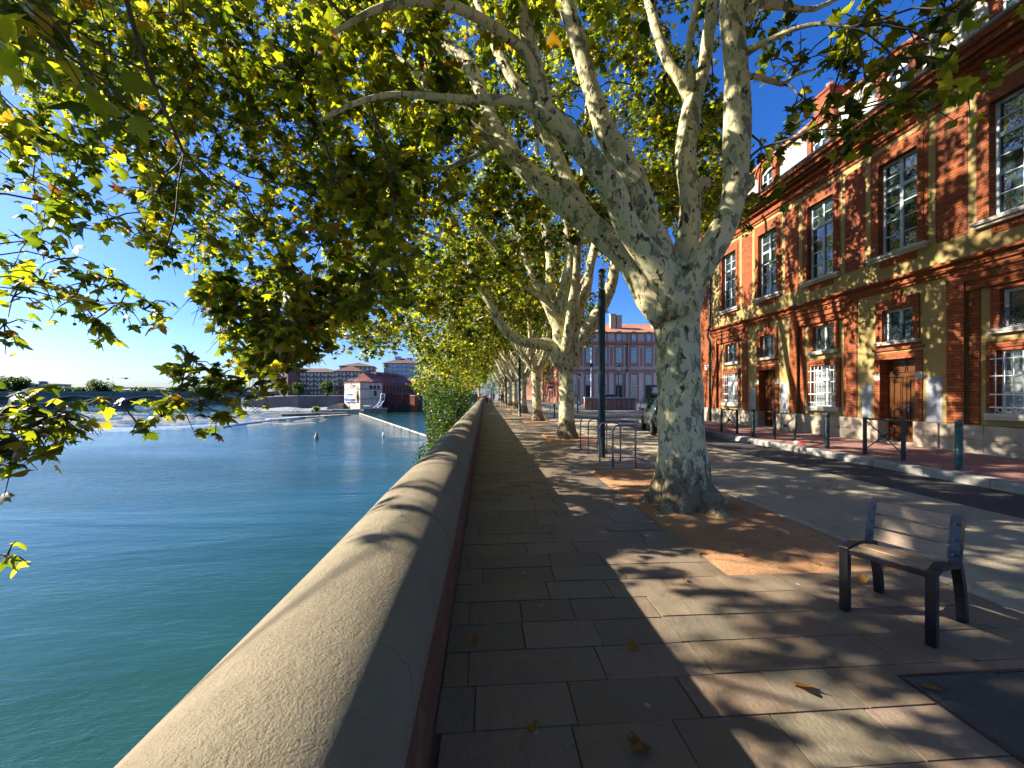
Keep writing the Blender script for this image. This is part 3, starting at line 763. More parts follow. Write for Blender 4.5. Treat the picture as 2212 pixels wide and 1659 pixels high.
def leaf_mesh(name, pos, size, kind, mat, parent, tip=None, flat=.55, rnd=None):
    """one mesh with a leaf at every position; parent is an unrotated thing"""
    V, F = TPL[kind]; N = len(pos); K = len(V)
    nrm = rng.normal(size=(N,3))*.75; nrm[:,2] = np.abs(nrm[:,2])*.6+flat
    nrm /= np.linalg.norm(nrm, axis=1)[:,None]
    t = rng.normal(size=(N,3)); t[:,2] -= .75
    if tip is not None: t += tip*1.2
    t -= nrm*(t*nrm).sum(1)[:,None]; t /= np.linalg.norm(t, axis=1)[:,None]
    b = np.cross(t, nrm)
    s = size[:,None,None]*np.ones((N,1,1))
    asp = rng.uniform(.85, 1.15, (N,1,1))
    P = pos[:,None,:]+s*(V[None,:,0:1]*asp*b[:,None,:]+V[None,:,1:2]*t[:,None,:]+V[None,:,2:3]*nrm[:,None,:]*rng.uniform(.1,3.0,(N,1,1)))
    P = P.reshape(-1,3)
    base = np.zeros(3); p = parent
    while p is not None: base += np.array(p.location); p = p.parent
    P = P-base
    FF = (F[None]+(np.arange(N)*K)[:,None,None]).reshape(-1,3)
    me = bpy.data.meshes.new(name)
    me.vertices.add(len(P)); me.vertices.foreach_set('co', P.ravel().astype(np.float32))
    nf = len(FF); me.loops.add(nf*3); me.loops.foreach_set('vertex_index', FF.ravel().astype(np.int32))
    me.polygons.add(nf); me.polygons.foreach_set('loop_start', np.arange(0, nf*3, 3, dtype=np.int32))
    me.polygons.foreach_set('loop_total', np.full(nf, 3, dtype=np.int32))
    me.update(calc_edges=True)
    if rnd is None: rnd = rng.random(N)
    a = me.attributes.new('rnd', 'FLOAT', 'POINT'); a.data.foreach_set('value', np.repeat(rnd, K).astype(np.float32))
    me.materials.append(mat)
    o = bpy.data.objects.new(name, me); COL.objects.link(o)
    if parent is not None: o.parent = parent
    return o
class Tree:
    def __init__(s, loc, label, group='plane trees in a row along the promenade', name='plane_tree'):
        s.t = thing(name, loc, label, 'tree', group); s.loc = Vector(loc)
        s.wood = MB(); s.nodes = []; s.lp = []; s.ls = []; s.lt = []; s.lr = []; s.lk = []; s.balls = []
    def limb(s, pts, n=14, step=.22, collar=True, rootcut=3, wob=.02, mi=0):
        """pts: [(Vector world, radius)]"""
        q = crom([(Vector(p), r) for p, r in pts], step)
        P, Rr = [], []
        ph = random.uniform(0, 9)
        for i, (p, r) in enumerate(q):
            f = 1+.07*math.sin(i*.9+ph)+.05*math.sin(i*.37+2*ph)
            P.append(p+Vector((math.sin(i*.8+ph), math.cos(i*.7+ph), 0))*wob*min(1, r*8)); Rr.append(r*f)
        s.wood.tube(P, Rr, n, mi)
        for i in range(rootcut, len(P)):
            d = (P[i]-P[i-1]).normalized(); s.nodes.append((P[i], Rr[i], d))
        return P
    def arr(s):
        s.NP = np.array([tuple(n[0]) for n in s.nodes]); s.NR = np.array([n[1] for n in s.nodes]); s.ND = np.array([tuple(n[2]) for n in s.nodes])
    def reach(s, c, sides=5, droop=.25, rmin=.0095, rmaxr=.2, stop=None):
        """grow a side branch from the skeleton to point c; returns its end direction"""
        c = np.array(c)
        d = np.linalg.norm(s.NP-c, axis=1)
        rise = np.maximum(0, s.NP[:,2]-c[2])
        sc_ = d+.35*rise+np.where(s.NR > rmaxr, .6, 0)+np.where(s.NR < .012, .7, 0)
        j = int(np.argmin(sc_)); p0 = Vector(s.NP[j]); L = d[j]
        if L < .15: return s.ND[j]
        out = (Vector(c)-p0).normalized()
        r0 = min(s.NR[j]*.62, .008+.0095*L+.004)
        dirp = Vector(s.ND[j]); c1 = p0+(dirp*.35+out*.5+Vector((0,0,.25)))*L*.42
        c2 = Vector(c)-(out*.6+Vector((0,0,-droop*2)))*L*.3
        k = max(3, int(L/.28)); pts = []; rr = []
        for i in range(k+1):
            t = i/k; q = (1-t)**3*p0+3*(1-t)**2*t*c1+3*(1-t)*t*t*c2+t**3*Vector(c)
            if 0 < i < k: q += Vector(np.random.default_rng(int(abs(q[0]*997+q[1]*131))).normal(size=3))*.035*min(1, L/2)
            pts.append(q); rr.append(r0*(1-t)+rmin*t)
        s.wood.tube(pts, rr, sides if r0 > .02 else 4, 0 if r0 > .03 else 1, cap=False)
        newp = np.array([tuple(q) for q in pts[1:]]); nd = np.diff(np.array([tuple(q) for q in pts]), axis=0)
        nd /= np.linalg.norm(nd, axis=1)[:,None]+1e-9
        s.NP = np.vstack([s.NP, newp]); s.NR = np.concatenate([s.NR, rr[1:]]); s.ND = np.vstack([s.ND, nd])
        return nd[-1]
    def cluster(s, c, nl, rad, size, twigs=5, droop=.35, twigmesh=True, free=False):
        c = np.array(c)
        if not free and not near_ok(c, 10): return
        dirn = s.reach(c)
        per = max(1, nl//twigs)
        tone = rng.normal()*.13
        for k in range(twigs):
            v = rng.normal(size=3)+dirn*.6; v[2] -= droop*rng.random(); v /= np.linalg.norm(v)
            L = rad*rng.uniform(.55, 1.15)
            e = c+v*L; mid = c+v*L*.5+np.array([0,0,.08*L]); e2 = e-np.array([0,0,droop*L*.5])
            if twigmesh:
                s.wood.tube([Vector(c), Vector(mid), Vector(e2)], [.0085,.006,.003], 3, 1, cap=False)
            t = rng.uniform(.15, 1.05, per)[:,None]
            P = (1-t)**2*c+2*t*(1-t)*mid+t*t*e2
            P = P+rng.normal(size=(per,3))*rad*.13
            s.lp.append(P); s.ls.append(size*rng.uniform(.6, 1.15, per)); s.lt.append(np.repeat((v*.7)[None], per, 0))
            s.lr.append(np.where((rr_ := rng.random(per)) > .975, rr_, np.clip(rr_+tone, 0, .955))); s.lk.append(np.full(per, free))
        if rng.random() < .12 and twigmesh:
            for q in range(2):
                p = c+rng.normal(size=3)*rad*.3; zz = p[2]-rng.uniform(.1,.2)
                s.wood.tube([Vector(p), Vector((p[0],p[1],zz))], [.002,.002], 3, 1, cap=False); s.balls.append((p[0],p[1],zz))
    def finish(s, kind, size_filter=None):
        for b in s.balls: s.wood.ball(b, .017, 1, 6, 4)
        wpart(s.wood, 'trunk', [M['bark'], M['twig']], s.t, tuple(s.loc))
        P = np.vstack(s.lp); S = np.concatenate(s.ls); T = np.vstack(s.lt); r = np.concatenate(s.lr)
        if size_filter is not None:
            k = size_filter(P)
            if kind == 'near': k = k | np.concatenate(s.lk); P, S, T, r = P[k], S[k], T[k], r[k]
        dd = np.hypot(P[:,0], P[:,1])+np.maximum(0, P[:,2]-7)
        parts = [(kind, np.ones(len(P), bool))]
        if kind == 'near': parts = [('near', dd < 8), ('mid', dd >= 8)]
        for kd, k in parts: leaf_mesh('crown', P[k], S[k], kd, M['leaf'], s.t, T[k], rnd=r[k])
        return len(P)
def inpoly(x, y, poly):
    c = False; n = len(poly)
    for i in range(n):
        x0, y0 = poly[i]; x1, y1 = poly[i-1]
        if (y0 > y) != (y1 > y) and x < (x1-x0)*(y-y0)/(y1-y0)+x0: c = not c
    return c
def sample_poly(poly, n, d0, d1, power=1.0, nrs=None):
    g = nrs or rng
    xs = [p[0] for p in poly]; ys = [p[1] for p in poly]; out = []
    while len(out) < n:
        x, y = g.uniform(min(xs), max(xs)), g.uniform(min(ys), max(ys))
        if inpoly(x, y, poly): out.append(W(x, y, d0+(d1-d0)*g.random()**power))
    return out
def envelope(n, cx, cy, rx, ry, zlow, ztop, shell=.5):
    """sample points in a plane-tree crown: flat-bottomed dome; zlow(x) gives the underside"""
    out = []
    while len(out) < n:
        dx, dy = rng.uniform(-1,1), rng.uniform(-1,1); r2 = dx*dx+dy*dy
        if r2 > 1: continue
        x, y = cx+dx*rx, cy+dy*ry; lo = zlow(x-cx, y-cy); hi = lo+(ztop-lo)*math.sqrt(1-r2)*.98+.2
        z = rng.uniform(lo, max(hi, lo+.3)); 
        depth = min(1-math.sqrt(r2), (hi-z)/5, .25+(z-lo)/5)
        if rng.random() > math.exp(-max(0,depth)*shell*4): continue
        out.append((x, y, z))
    return out
# allowed silhouettes of the nearest foliage (outline of the real crown against sky and river)
LOW = [(-400,1100),(0,960),(60,960),(150,700),(210,730),(330,690),(345,560),(400,580),(430,640),(470,700),(500,800),(560,800),(640,775),(700,755),(745,735),(860,745),(905,770),(960,780),(1050,700),(1100,520),(1160,400),(1330,330),(1560,330),(1620,470),(1700,430),(1760,330),(1900,300),(2050,220),(2250,200),(2600,100)]
def lowline(x):
    for (a, b), (c, d) in zip(LOW, LOW[1:]):
        if a <= x <= c: return b+(d-b)*(x-a)/(c-a)
    return 100
LOWR = [(-400,640),(735,735),(860,745),(898,765),(908,870),(965,935),(1035,880),(1050,850),(1062,770),(1130,735),(1200,735),(1250,760),(1330,640),(1420,600),(1500,560),(1700,470),(2400,300)]
def row_ok(p):
    q = PRJ(p)
    if q is None: return True
    for (a, b), (c, d) in zip(LOWR, LOWR[1:]):
        if a <= q[0] <= c: return q[1] < b+(d-b)*(q[0]-a)/(c-a)-8
    return True
def near_ok(p, slack=0):
    q = PRJ(p)
    if q is None or q[2] < 1.5: return q is None or q[0] is None or True
    x, y, d = q
    if x < -60 or x > 2280 or y < -40: return True
    return y < lowline(x)-slack
def inframe(p, m=60):
    q = PRJ(p)
    return q is not None and -m < q[0] < 2212+m and -m < q[1] < 1659+m
def outside_cam(p, r):
    return math.hypot(p[0], p[1]) > r
# ---------------------------------------------------------------- nearest tree, from its real limbs
def wd(x, y, w, d): return (W(x, y, d), w/2/FD*d)
T1 = Tree((2.83, 5.36, 0), 'closest plane tree with thick mottled trunk, standing behind the bench')
tw = T1.wood
# trunk with flared, fluted foot
def trunk_mesh(tree, pts, n=36, flute=.0):
    q = crom(pts, .08); vs = []; k = len(q)
    for i, (p, r) in enumerate(q):
        hz = p[2]-tree.loc[2]
        for j in range(n):
            a = 2*math.pi*j/n
            fl = math.exp(-max(0,hz)/.22)
            rr = r*(1+fl*(.30*math.sin(a*5+1.2)+.16*math.sin(a*9+.4))+.020*math.sin(a*3+p[2]*2.5)+.018*math.sin(a*7-p[2]*3)+.014*math.sin(a*4+p[2]*7))
            rr += .018*math.sin(a*2+p[2]*4.2)*math.sin(p[2]*3+a)
            vs.append(p+Vector((math.cos(a)*rr, math.sin(a)*rr, 0)))
    tree.wood.add(vs, [(i*n+j, i*n+(j+1)%n, (i+1)*n+(j+1)%n, (i+1)*n+j) for i in range(k-1) for j in range(n)], 0, True)
g0 = Vector((2.83, 5.36, -.05))
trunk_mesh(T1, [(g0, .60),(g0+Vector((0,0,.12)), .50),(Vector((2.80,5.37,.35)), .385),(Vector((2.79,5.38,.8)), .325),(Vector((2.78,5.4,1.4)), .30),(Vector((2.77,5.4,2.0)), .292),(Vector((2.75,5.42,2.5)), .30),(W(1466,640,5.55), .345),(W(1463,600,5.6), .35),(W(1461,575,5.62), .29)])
limbs1 = [
 [wd(1440,690,70,5.55),wd(1408,645,72,5.6),wd(1367,567,66,5.75),wd(1286,498,58,6.0),wd(1205,430,52,6.3),wd(1124,357,47,6.6),wd(1084,300,44,6.8),wd(1059,263,38,7.0),wd(1043,203,34,7.2),wd(1011,138,30,7.5),wd(962,89,24,7.8),wd(913,32,20,8.2),wd(860,-40,15,8.6)],
 [wd(1084,310,30,6.8),wd(1040,262,28,6.9),wd(982,227,26,7.1),wd(930,190,20,7.4),wd(870,130,16,7.8),wd(800,90,12,8.2)],
 [wd(1100,322,22,6.7),wd(1060,300,20,6.7),wd(1015,283,18,6.7),wd(975,281,15,6.7),wd(900,330,10,6.6),wd(840,375,6,6.5)],
 [wd(1070,305,16,6.9),wd(1040,330,14,7.2),wd(990,352,11,7.4),wd(920,375,9,7.6),wd(860,395,6,7.9)],
 [wd(1440,640,60,5.75),wd(1400,590,56,5.9),wd(1330,523,46,6.1),wd(1266,466,42,6.3),wd(1229,405,40,6.45),wd(1205,344,38,6.6),wd(1178,284,34,6.7),wd(1120,190,28,7.0),wd(1070,100,22,7.3),wd(1030,0,16,7.6),wd(1000,-90,12,7.9)],
 [wd(1465,680,80,5.4),wd(1428,590,80,5.35),wd(1367,507,62,5.3),wd(1319,405,58,5.2),wd(1266,336,55,5.1),wd(1217,280,52,5.0),wd(1177,239,50,4.95),wd(1158,170,44,4.9),wd(1140,81,40,4.8),wd(1122,0,36,4.7),wd(1100,-90,30,4.6),wd(1085,-220,22,4.6)],
 [wd(1170,225,30,4.92),wd(1150,150,30,4.8),wd(1132,109,28,4.7),wd(1084,69,26,4.5),wd(1023,32,24,4.3),wd(962,12,22,4.1),wd(881,5,19,3.9),wd(800,25,14,3.7),wd(720,70,9,3.5)],
 [wd(1180,245,26,4.98),wd(1148,231,24,4.95),wd(1084,215,22,4.8),wd(1003,215,20,4.6),wd(921,208,17,4.4),wd(840,205,14,4.2),wd(760,225,11,4.0),wd(690,260,7,3.9)],
 [wd(1470,640,64,5.5),wd(1436,567,64,5.5),wd(1400,486,58,5.6),wd(1380,405,52,5.7),wd(1347,344,50,5.75),wd(1307,284,48,5.8),wd(1274,182,44,5.85),wd(1254,101,42,5.9),wd(1226,24,38,5.95),wd(1205,-40,34,6.0),wd(1180,-160,26,6.1),wd(1130,-320,16,6.3)],
 [wd(1470,640,64,5.75),wd(1473,575,58,5.8),wd(1487,486,52,5.85),wd(1489,405,50,5.9),wd(1481,344,46,5.95),wd(1489,263,44,6.0),wd(1497,211,40,6.05),wd(1517,165,34,6.1),wd(1526,105,30,6.15),wd(1538,0,27,6.2),wd(1550,-120,22,6.3),wd(1570,-300,13,6.4)],
 [wd(1496,225,34,6.05),wd(1473,178,30,6.1),wd(1448,142,27,6.15),wd(1424,81,24,6.2),wd(1400,0,21,6.3),wd(1375,-90,17,6.4),wd(1340,-220,11,6.5)],
 [wd(1490,195,22,6.0),wd(1488,154,18,5.95),wd(1491,81,17,5.9),wd(1505,0,15,5.85),wd(1512,-100,11,5.8)],
 [wd(1475,660,74,5.35),wd(1505,588,70,5.3),wd(1548,515,64,5.25),wd(1580,446,60,5.2),wd(1592,365,58,5.15),wd(1592,243,56,5.1),wd(1588,122,54,5.05),wd(1580,0,50,5.0),wd(1590,-100,42,5.0),wd(1620,-260,30,5.0),wd(1680,-500,15,5.2)],
 [wd(1596,125,24,5.02),wd(1625,104,18,4.9),wd(1665,86,14,4.75),wd(1720,62,11,4.6),wd(1790,50,8,4.4),wd(1870,70,5,4.2)],
 [wd(1600,165,18,5.1),wd(1640,165,14,5.2),wd(1690,182,11,5.3),wd(1712,165,9,5.4),wd(1760,150,6,5.5)],
 [wd(1590,60,26,5.02),wd(1615,35,22,5.1),wd(1640,5,20,5.2),wd(1700,15,15,5.3),wd(1760,20,12,5.5),wd(1840,-20,8,5.7)],
 [wd(1600,-20,30,5.0),wd(1680,-120,24,5.1),wd(1800,-250,17,5.3),wd(1950,-350,9,5.6)],
 [wd(1210,-30,24,5.95),wd(1300,-160,20,6.4),wd(1400,-300,14,7.0)],
 [wd(1110,-60,26,4.65),wd(1000,-200,20,4.4),wd(850,-320,12,4.2)],
]
for i, L in enumerate(limbs1): L = [(p_, r_*.88) for p_, r_ in L]; T1.limb(L, 18 if L[0][1] > .1 else 10)
# pruned stubs
for (a, b, r0, r1) in ((W(1502,402,5.9), W(1532,396,5.86), .09, .085), (W(1600,400,5.15), W(1628,392,5.1), .13, .07), (W(1327,432,5.15), W(1321,424,4.98), .075, .06)):
    T1.wood.tube([a, (a+b)/2, b, b+(b-a)*.02], [r0*1.2, r0, r1, r1*.5], 12, 0)
T1.arr()
cl = []
# foliage of this tree seen beyond its limbs, and the sparse outer sprays over the street
cl += [(p, 60, .62, .16) for p in sample_poly([(1000,-30),(1330,-30),(1330,120),(1180,330),(1000,500),(860,560),(840,300)], 34, 8.0, 10.5)]
cl += [(p, 52, .50, .16) for p in sample_poly([(660,-30),(1130,-30),(1120,60),(1010,180),(960,330),(900,480),(860,700),(760,700),(700,560),(640,300)], 100, 4.6, 9.5)]
cl += [(p, 42, .55, .16) for p in sample_poly([(1330,-30),(1620,-30),(1600,330),(1420,330),(1350,160)], 16, 7.5, 9.5)]
for (x, y, d) in ((1640,25,5.6),(1700,60,5.5),(1665,130,5.4),(1730,130,5.2),(1790,110,4.8),(1850,40,4.7),(1740,215,5.0),(1800,200,4.6),(1870,175,4.3),(1700,290,5.2),(1660,330,5.5),(1640,420,5.8),(1770,300,4.6),(1840,290,4.2),(1900,30,4.4),(1940,130,4.0),(1960,230,3.9),(1880,260,4.0),(1720,400,5.0),(1780,350,4.7),(2010,90,4.0),(2040,20,3.8),(1830,120,4.6),(1960,60,4.2),(2090,190,4.0)):
    cl.append((W(x, y, d), 22, .36, .15))
# high crown above the frame, plus unseen clusters added to dapple the facade
zl = lambda dx, dy: 7.6-.25*max(0,-dx)
for p in envelope(560, 2.6, 5.8, 6.6, 5.6, zl, 17, .33)+[(rng.uniform(1.5,9), rng.uniform(2.5,12.5), rng.uniform(9.5,16.8)) for _ in range(460)]:
    if inframe(p, 40) and p[1] > 0: continue
    cl.append((Vector(p), 52, .68, .17))
cl.sort(key=lambda q: float(np.min(np.linalg.norm(T1.NP-np.array(q[0]), axis=1))))
for p, n, r, s_ in cl:
    T1.cluster(p, n, r, s_, 6, .35, True)
n1 = T1.finish('near', lambda P: np.array([outside_cam(p, 1.2) for p in P]))
# ---------------------------------------------------------------- tree behind the camera: its boughs hang over the river wall
T0 = Tree((2.85, -3.2, 0), 'plane tree behind the viewpoint whose leafy boughs hang over the river parapet')
trunk_mesh(T0, [(Vector((2.85,-3.2,-.05)), .58),(Vector((2.85,-3.2,.3)), .42),(Vector((2.84,-3.2,1.5)), .36),(Vector((2.8,-3.15,3.0)), .38),(Vector((2.8,-3.1,3.3)), .3)])
def V3(*a): return Vector(a)
bt = V3(2.8,-3.1,3.1)
for L in (
 [(bt,.24),(V3(1.6,-2.2,4.6),.2),(V3(.2,-.9,6.2),.17),(V3(-1.4,.6,7.2),.13),(V3(-2.9,2.4,7.3),.09),(V3(-4.0,4.4,6.7),.05)],
 [(bt,.24),(V3(1.4,-2.8,4.8),.2),(V3(-.6,-2.2,6.6),.16),(V3(-2.6,-1.2,7.4),.12),(V3(-4.4,.6,7.0),.08),(V3(-5.4,2.2,6.2),.04)],
 [(V3(-1.4,.6,7.2),.05),(V3(-2.2,1.9,6.8),.035),(V3(-2.9,3.0,5.9),.026),(V3(-3.2,3.8,4.9),.02),(V3(-3.0,4.1,4.0),.012)],
 [(V3(.2,-.9,6.2),.11),(V3(.1,1.0,7.2),.09),(V3(-.4,3.0,7.6),.06),(V3(-1.1,4.6,7.2),.03)],
 [(bt,.22),(V3(2.9,-2.0,5.2),.18),(V3(3.3,-.4,7.6),.14),(V3(3.8,1.2,9.4),.08)],
 [(bt,.22),(V3(4.2,-3.2,5.4),.17),(V3(5.6,-2.6,7.8),.12),(V3(6.6,-1.4,9.4),.06)],
 [(bt,.22),(V3(2.4,-4.6,5.4),.17),(V3(1.8,-6.2,8),.1)],
 [(bt,.22),(V3(2.0,-3.2,6),.18),(V3(1.2,-3,9),.12),(V3(.6,-2.6,11.5),.06)],
 [(V3(-4.9,1.4,6.6),.03),(W(-150,600,3.6),.012),(W(-150,950,3.3),.007),(W(-120,1100,3.1),.005),(W(-50,1185,3.0),.004),(W(5,1198,2.95),.003)],
): T0.limb(L, 12, rootcut=2, mi=1 if L[0][1] < .06 else 0)
T0.arr()
cl = []
R1 = [(-30,-30),(760,-30),(720,120),(690,330),(700,560),(640,740),(560,800),(500,760),(455,640),(420,560),(330,470),(300,300),(200,210),(-30,200)]
cl += [(p, 50, .46, .132) for p in sample_poly(R1, 255, 4.4, 9.8, .9)]
cl += [(p, 44, .40, .15) for p in sample_poly([(-30,180),(160,240),(230,330),(200,470),(60,520),(-30,520)], 12, 3.8, 6.5)]
cl += [(p, 46, .40, .155) for p in sample_poly([(430,600),(560,640),(720,640),(735,720),(660,790),(560,830),(480,780)], 30, 4.4, 6.2)]
hand = [(30,575,4.2),(90,610,4.1),(150,650,4.2),(205,690,4.2),(60,520,4.4),(130,560,4.3),(260,655,4.0),(310,668,3.9),(230,600,4.2),(180,610,4.2),(250,470,4.6),(310,500,4.5),(360,530,4.4),(30,640,3.7),(10,700,3.6),
        (395,820,4.0),(425,850,4.0),(380,870,3.9),(450,800,4.1),(480,845,4.1),(520,850,4.2),(420,780,4.3),(560,830,4.3),(470,890,4.1),(600,820,4.3),(350,900,3.9),
        (20,880,3.3),(60,900,3.3),(30,930,3.2),(80,940,3.2),(10,970,3.1),(110,905,3.4),(50,860,3.4),(150,890,3.5),(-20,930,3.1),(40,985,3.1),(235,862,3.9),(295,912,4.0),
        (15,1200,2.9)]
for (x, y, d) in hand:
    small = (x, y) in ((235,862),(295,912),(15,1200))
    cl.append((W(x, y, d), 10 if small else 22, .13 if small else .25, .132, True))
zl0 = lambda dx, dy: 5.8-.3*max(0,-dx)
SHADE_EXT = [(x_, rng.uniform(-1.5,4.8), 1.5+.68*abs(x_)+rng.uniform(.3,2.6)) for x_ in rng.uniform(-9,-2.5,135)]+[(rng.uniform(-10.5,-6.5), rng.uniform(1,7.5), rng.uniform(6.5,10.5)) for _ in range(45)]  # unseen leaf clusters, added off frame to shade paving and near foliage
for p in SHADE_EXT+envelope(560, 1.0, -1.6, 7.2, 6.2, zl0, 16, .35):
    if inframe(p, 50) and p[1] > 0: continue
    if p[1] < -4.5: continue
    cl.append((Vector(p), 52, .68, .17))
# the added off-frame clusters stand towards the sun and shade the foreground paving
cl.sort(key=lambda q: float(np.min(np.linalg.norm(T0.NP-np.array(q[0]), axis=1))))
for q in cl: T0.cluster(q[0], q[1], q[2], q[3], 6, .45, True, len(q) > 4)
n0 = T0.finish('near', lambda P: np.array([outside_cam(p, 1.6) and (near_ok(p, -14)) for p in P]))
# ---------------------------------------------------------------- second tree
def row_tree(x0, y0, label, nclus, nleaf, size, kind, seed, limbs=None, twigs=True, rad=.75, crown_cut=None):
    global rng
    random.seed(seed); rng = np.random.default_rng(seed)
    T = Tree((x0, y0, 0), label)
    rt = random.uniform(.26, .29)
    lean = random.uniform(-.1, .05)
    zc = 3.0+random.uniform(-.2,.3)
    trunk_mesh(T, [(V3(x0,y0,-.05), rt*1.5),(V3(x0,y0,.25), rt*1.2),(V3(x0+lean*.3,y0,.8), rt*1.02),(V3(x0+lean*.7,y0,2), rt*.95),(V3(x0+lean,y0,zc), rt*1.12),(V3(x0+lean,y0,zc+.3), rt*.8)], 24)
    b = V3(x0+lean, y0, zc)
    if limbs:
        for L in limbs: T.limb(L, 12)
    else:
        nl = 7
        for i in range(nl):
            a = 2*math.pi*(i+random.uniform(-.25,.25))/nl
            o = V3(math.cos(a), math.sin(a), 0); riv = max(0, -o[0])
            s1 = 1+.5*riv; up = random.uniform(.9,1.15)
            P = [(b-V3(0,0,.25)+o*.05, rt*.55),(b+o*.7*s1+V3(0,0,.9), rt*.46),(b+o*1.6*s1+V3(0,0,2.9*up), rt*.38),(b+o*2.5*s1+V3(0,0,5.0*up), rt*.29),(b+o*3.5*s1+V3(0,0,6.9*up), rt*.17),(b+o*4.4*s1+V3(0,0,8.2*up), rt*.07)]
            T.limb(P, 9, .5, wob=.05)
            k = random.randint(1, 3); q = P[k][0]
            o2 = V3(math.cos(a+.7*random.choice((-1,1))), math.sin(a+.7), 0)
            T.limb([(q, P[k][1]*.6),(q+o2*1.0*s1+V3(0,0,1.1), P[k][1]*.5),(q+o2*2.2*s1+V3(0,0,2.6), P[k][1]*.33),(q+o2*3.4*s1+V3(0,0,3.6), P[k][1]*.12)], 8, .5, wob=.05)
    T.arr()
    zl = lambda dx, dy: 4.9-.55*max(0,-dx-.5)+.22*max(0,dx)
    cl = []
    for p in envelope(nclus, x0-1.2, y0, 7.0, 5.0, zl, 16, .6):
        if crown_cut and not crown_cut(p): continue
        if not row_ok(p): continue
        cl.append(p)
    cl.sort(key=lambda q: float(np.min(np.linalg.norm(T.NP-np.array(q), axis=1))))
    for p in cl: T.cluster(p, nleaf, rad, size, 5, .4, twigs, True)
    n = T.finish(kind, lambda P: np.array([row_ok(p) for p in P]))
    return T, n
b2 = W(1218,745,13.9)
limbs2 = [
 [wd(1212,790,34,13.9),wd(1195,752,30,13.9),wd(1165,742,26,13.8),wd(1130,740,22,13.7),wd(1100,722,20,13.6),wd(1075,690,17,13.5),wd(1040,620,15,13.4),wd(1000,560,13,13.3),wd(955,520,10,13.2),wd(900,500,6,13.0)],
 [wd(1230,790,38,13.9),wd(1245,745,34,13.9),wd(1272,705,30,13.8),wd(1305,655,26,13.8),wd(1322,610,22,13.7),wd(1330,540,18,13.7),wd(1345,440,13,13.7),wd(1360,330,8,13.7)],
 [wd(1218,790,40,13.9),wd(1210,700,34,14.0),wd(1222,620,26,14.1),wd(1232,560,23,14.1),wd(1222,470,20,14.2),wd(1216,380,16,14.3),wd(1195,260,12,14.4),wd(1180,120,6,14.5)],
 [wd(1212,720,28,13.9),wd(1180,650,24,14.0),wd(1150,590,20,14.1),wd(1120,500,17,14.2),wd(1088,430,15,14.3),wd(1040,330,11,14.4),wd(990,230,6,14.6)],
 [wd(1215,730,26,14.2),wd(1192,640,22,14.6),wd(1186,540,18,15),wd(1165,440,15,15.3),wd(1160,330,11,15.6),wd(1150,200,6,16)],
 [wd(1225,740,26,14.2),wd(1262,640,20,15),wd(1285,520,16,15.8),wd(1300,400,11,16.4),wd(1320,260,6,17)],
 [wd(1180,650,16,14.0),wd(1120,600,13,13.2),wd(1060,520,11,12.6),wd(990,450,9,12.0),wd(930,430,6,11.6),wd(880,470,4,11.4)],
 [wd(1222,760,24,13.7),wd(1240,640,20,12.8),wd(1252,500,16,12.0),wd(1262,360,12,11.4),wd(1270,200,7,11)],
]
cut2 = lambda p: (lambda q: not (q and 1200 < q[0] < 1640 and q[1] > 480))(PRJ(p))
T2, n2 = row_tree(2.88, 13.71, 'second plane tree along the promenade, beyond the tall lamp post', 620, 78, .165, 'mid', 21, limbs2, True, .72, cut2)
cut3 = lambda p: (lambda q: not (q and 1240 < q[0] < 1500 and q[1] > 560))(PRJ(p))
T3, n3 = row_tree(3.0, 22.3, 'third plane tree of the promenade row with a white-patched trunk', 460, 64, .20, 'far', 31, None, True, .85, cut3)
T4, n4 = row_tree(3.05, 31.0, 'fourth plane tree of the promenade row, trunk leaning behind the third', 400, 50, .24, 'far', 41, None, False, .9)
T5, n5 = row_tree(3.05, 39.6, 'fifth plane tree of the promenade row, partly hidden behind the fourth trunk', 320, 42, .28, 'far', 51, None, False, .95)
T6, n6 = row_tree(3.05, 48.2, 'sixth plane tree of the promenade row, near the walkers', 260, 36, .33, 'far', 61, None, False, 1.0)
for i, (y, src, rz, lb) in enumerate(((56.8, T5.t, 0, 'seventh plane tree, far down the promenade beyond the walkers'),(65.4, T6.t, 0, 'eighth plane tree, far down the promenade among the row'),(74.0, T5.t, 0, 'ninth plane tree, tiny at the far end of the row'),(84.0, T6.t, 0, 'last plane tree visible where the promenade row vanishes'))):
    c_ = copy_tree(src); c_.location = (3.05, y, 0); c_['label'] = lb; c_.scale = (1,1,.95+.03*i)
# more distant planes over the far quay and the square
for (x, y, src, lb, s_) in ((11, 74, T5.t, 'plane tree in front of the distant brick row, right of the promenade', .9),(-1.5, 92, T6.t, 'plane tree closing the promenade on the river side', .9),(9.5, 96, T5.t, 'plane tree at the far right end of the quay street', 1.0)):
    c_ = copy_tree(src); c_.location = (x, y, 0); c_['label'] = lb; c_.scale = (s_,)*3; c_.rotation_euler = (0,0,R(140)); c_['group'] = 'distant plane trees'
print('leaves', n0, n1, n2, n3, n4, n5, n6)
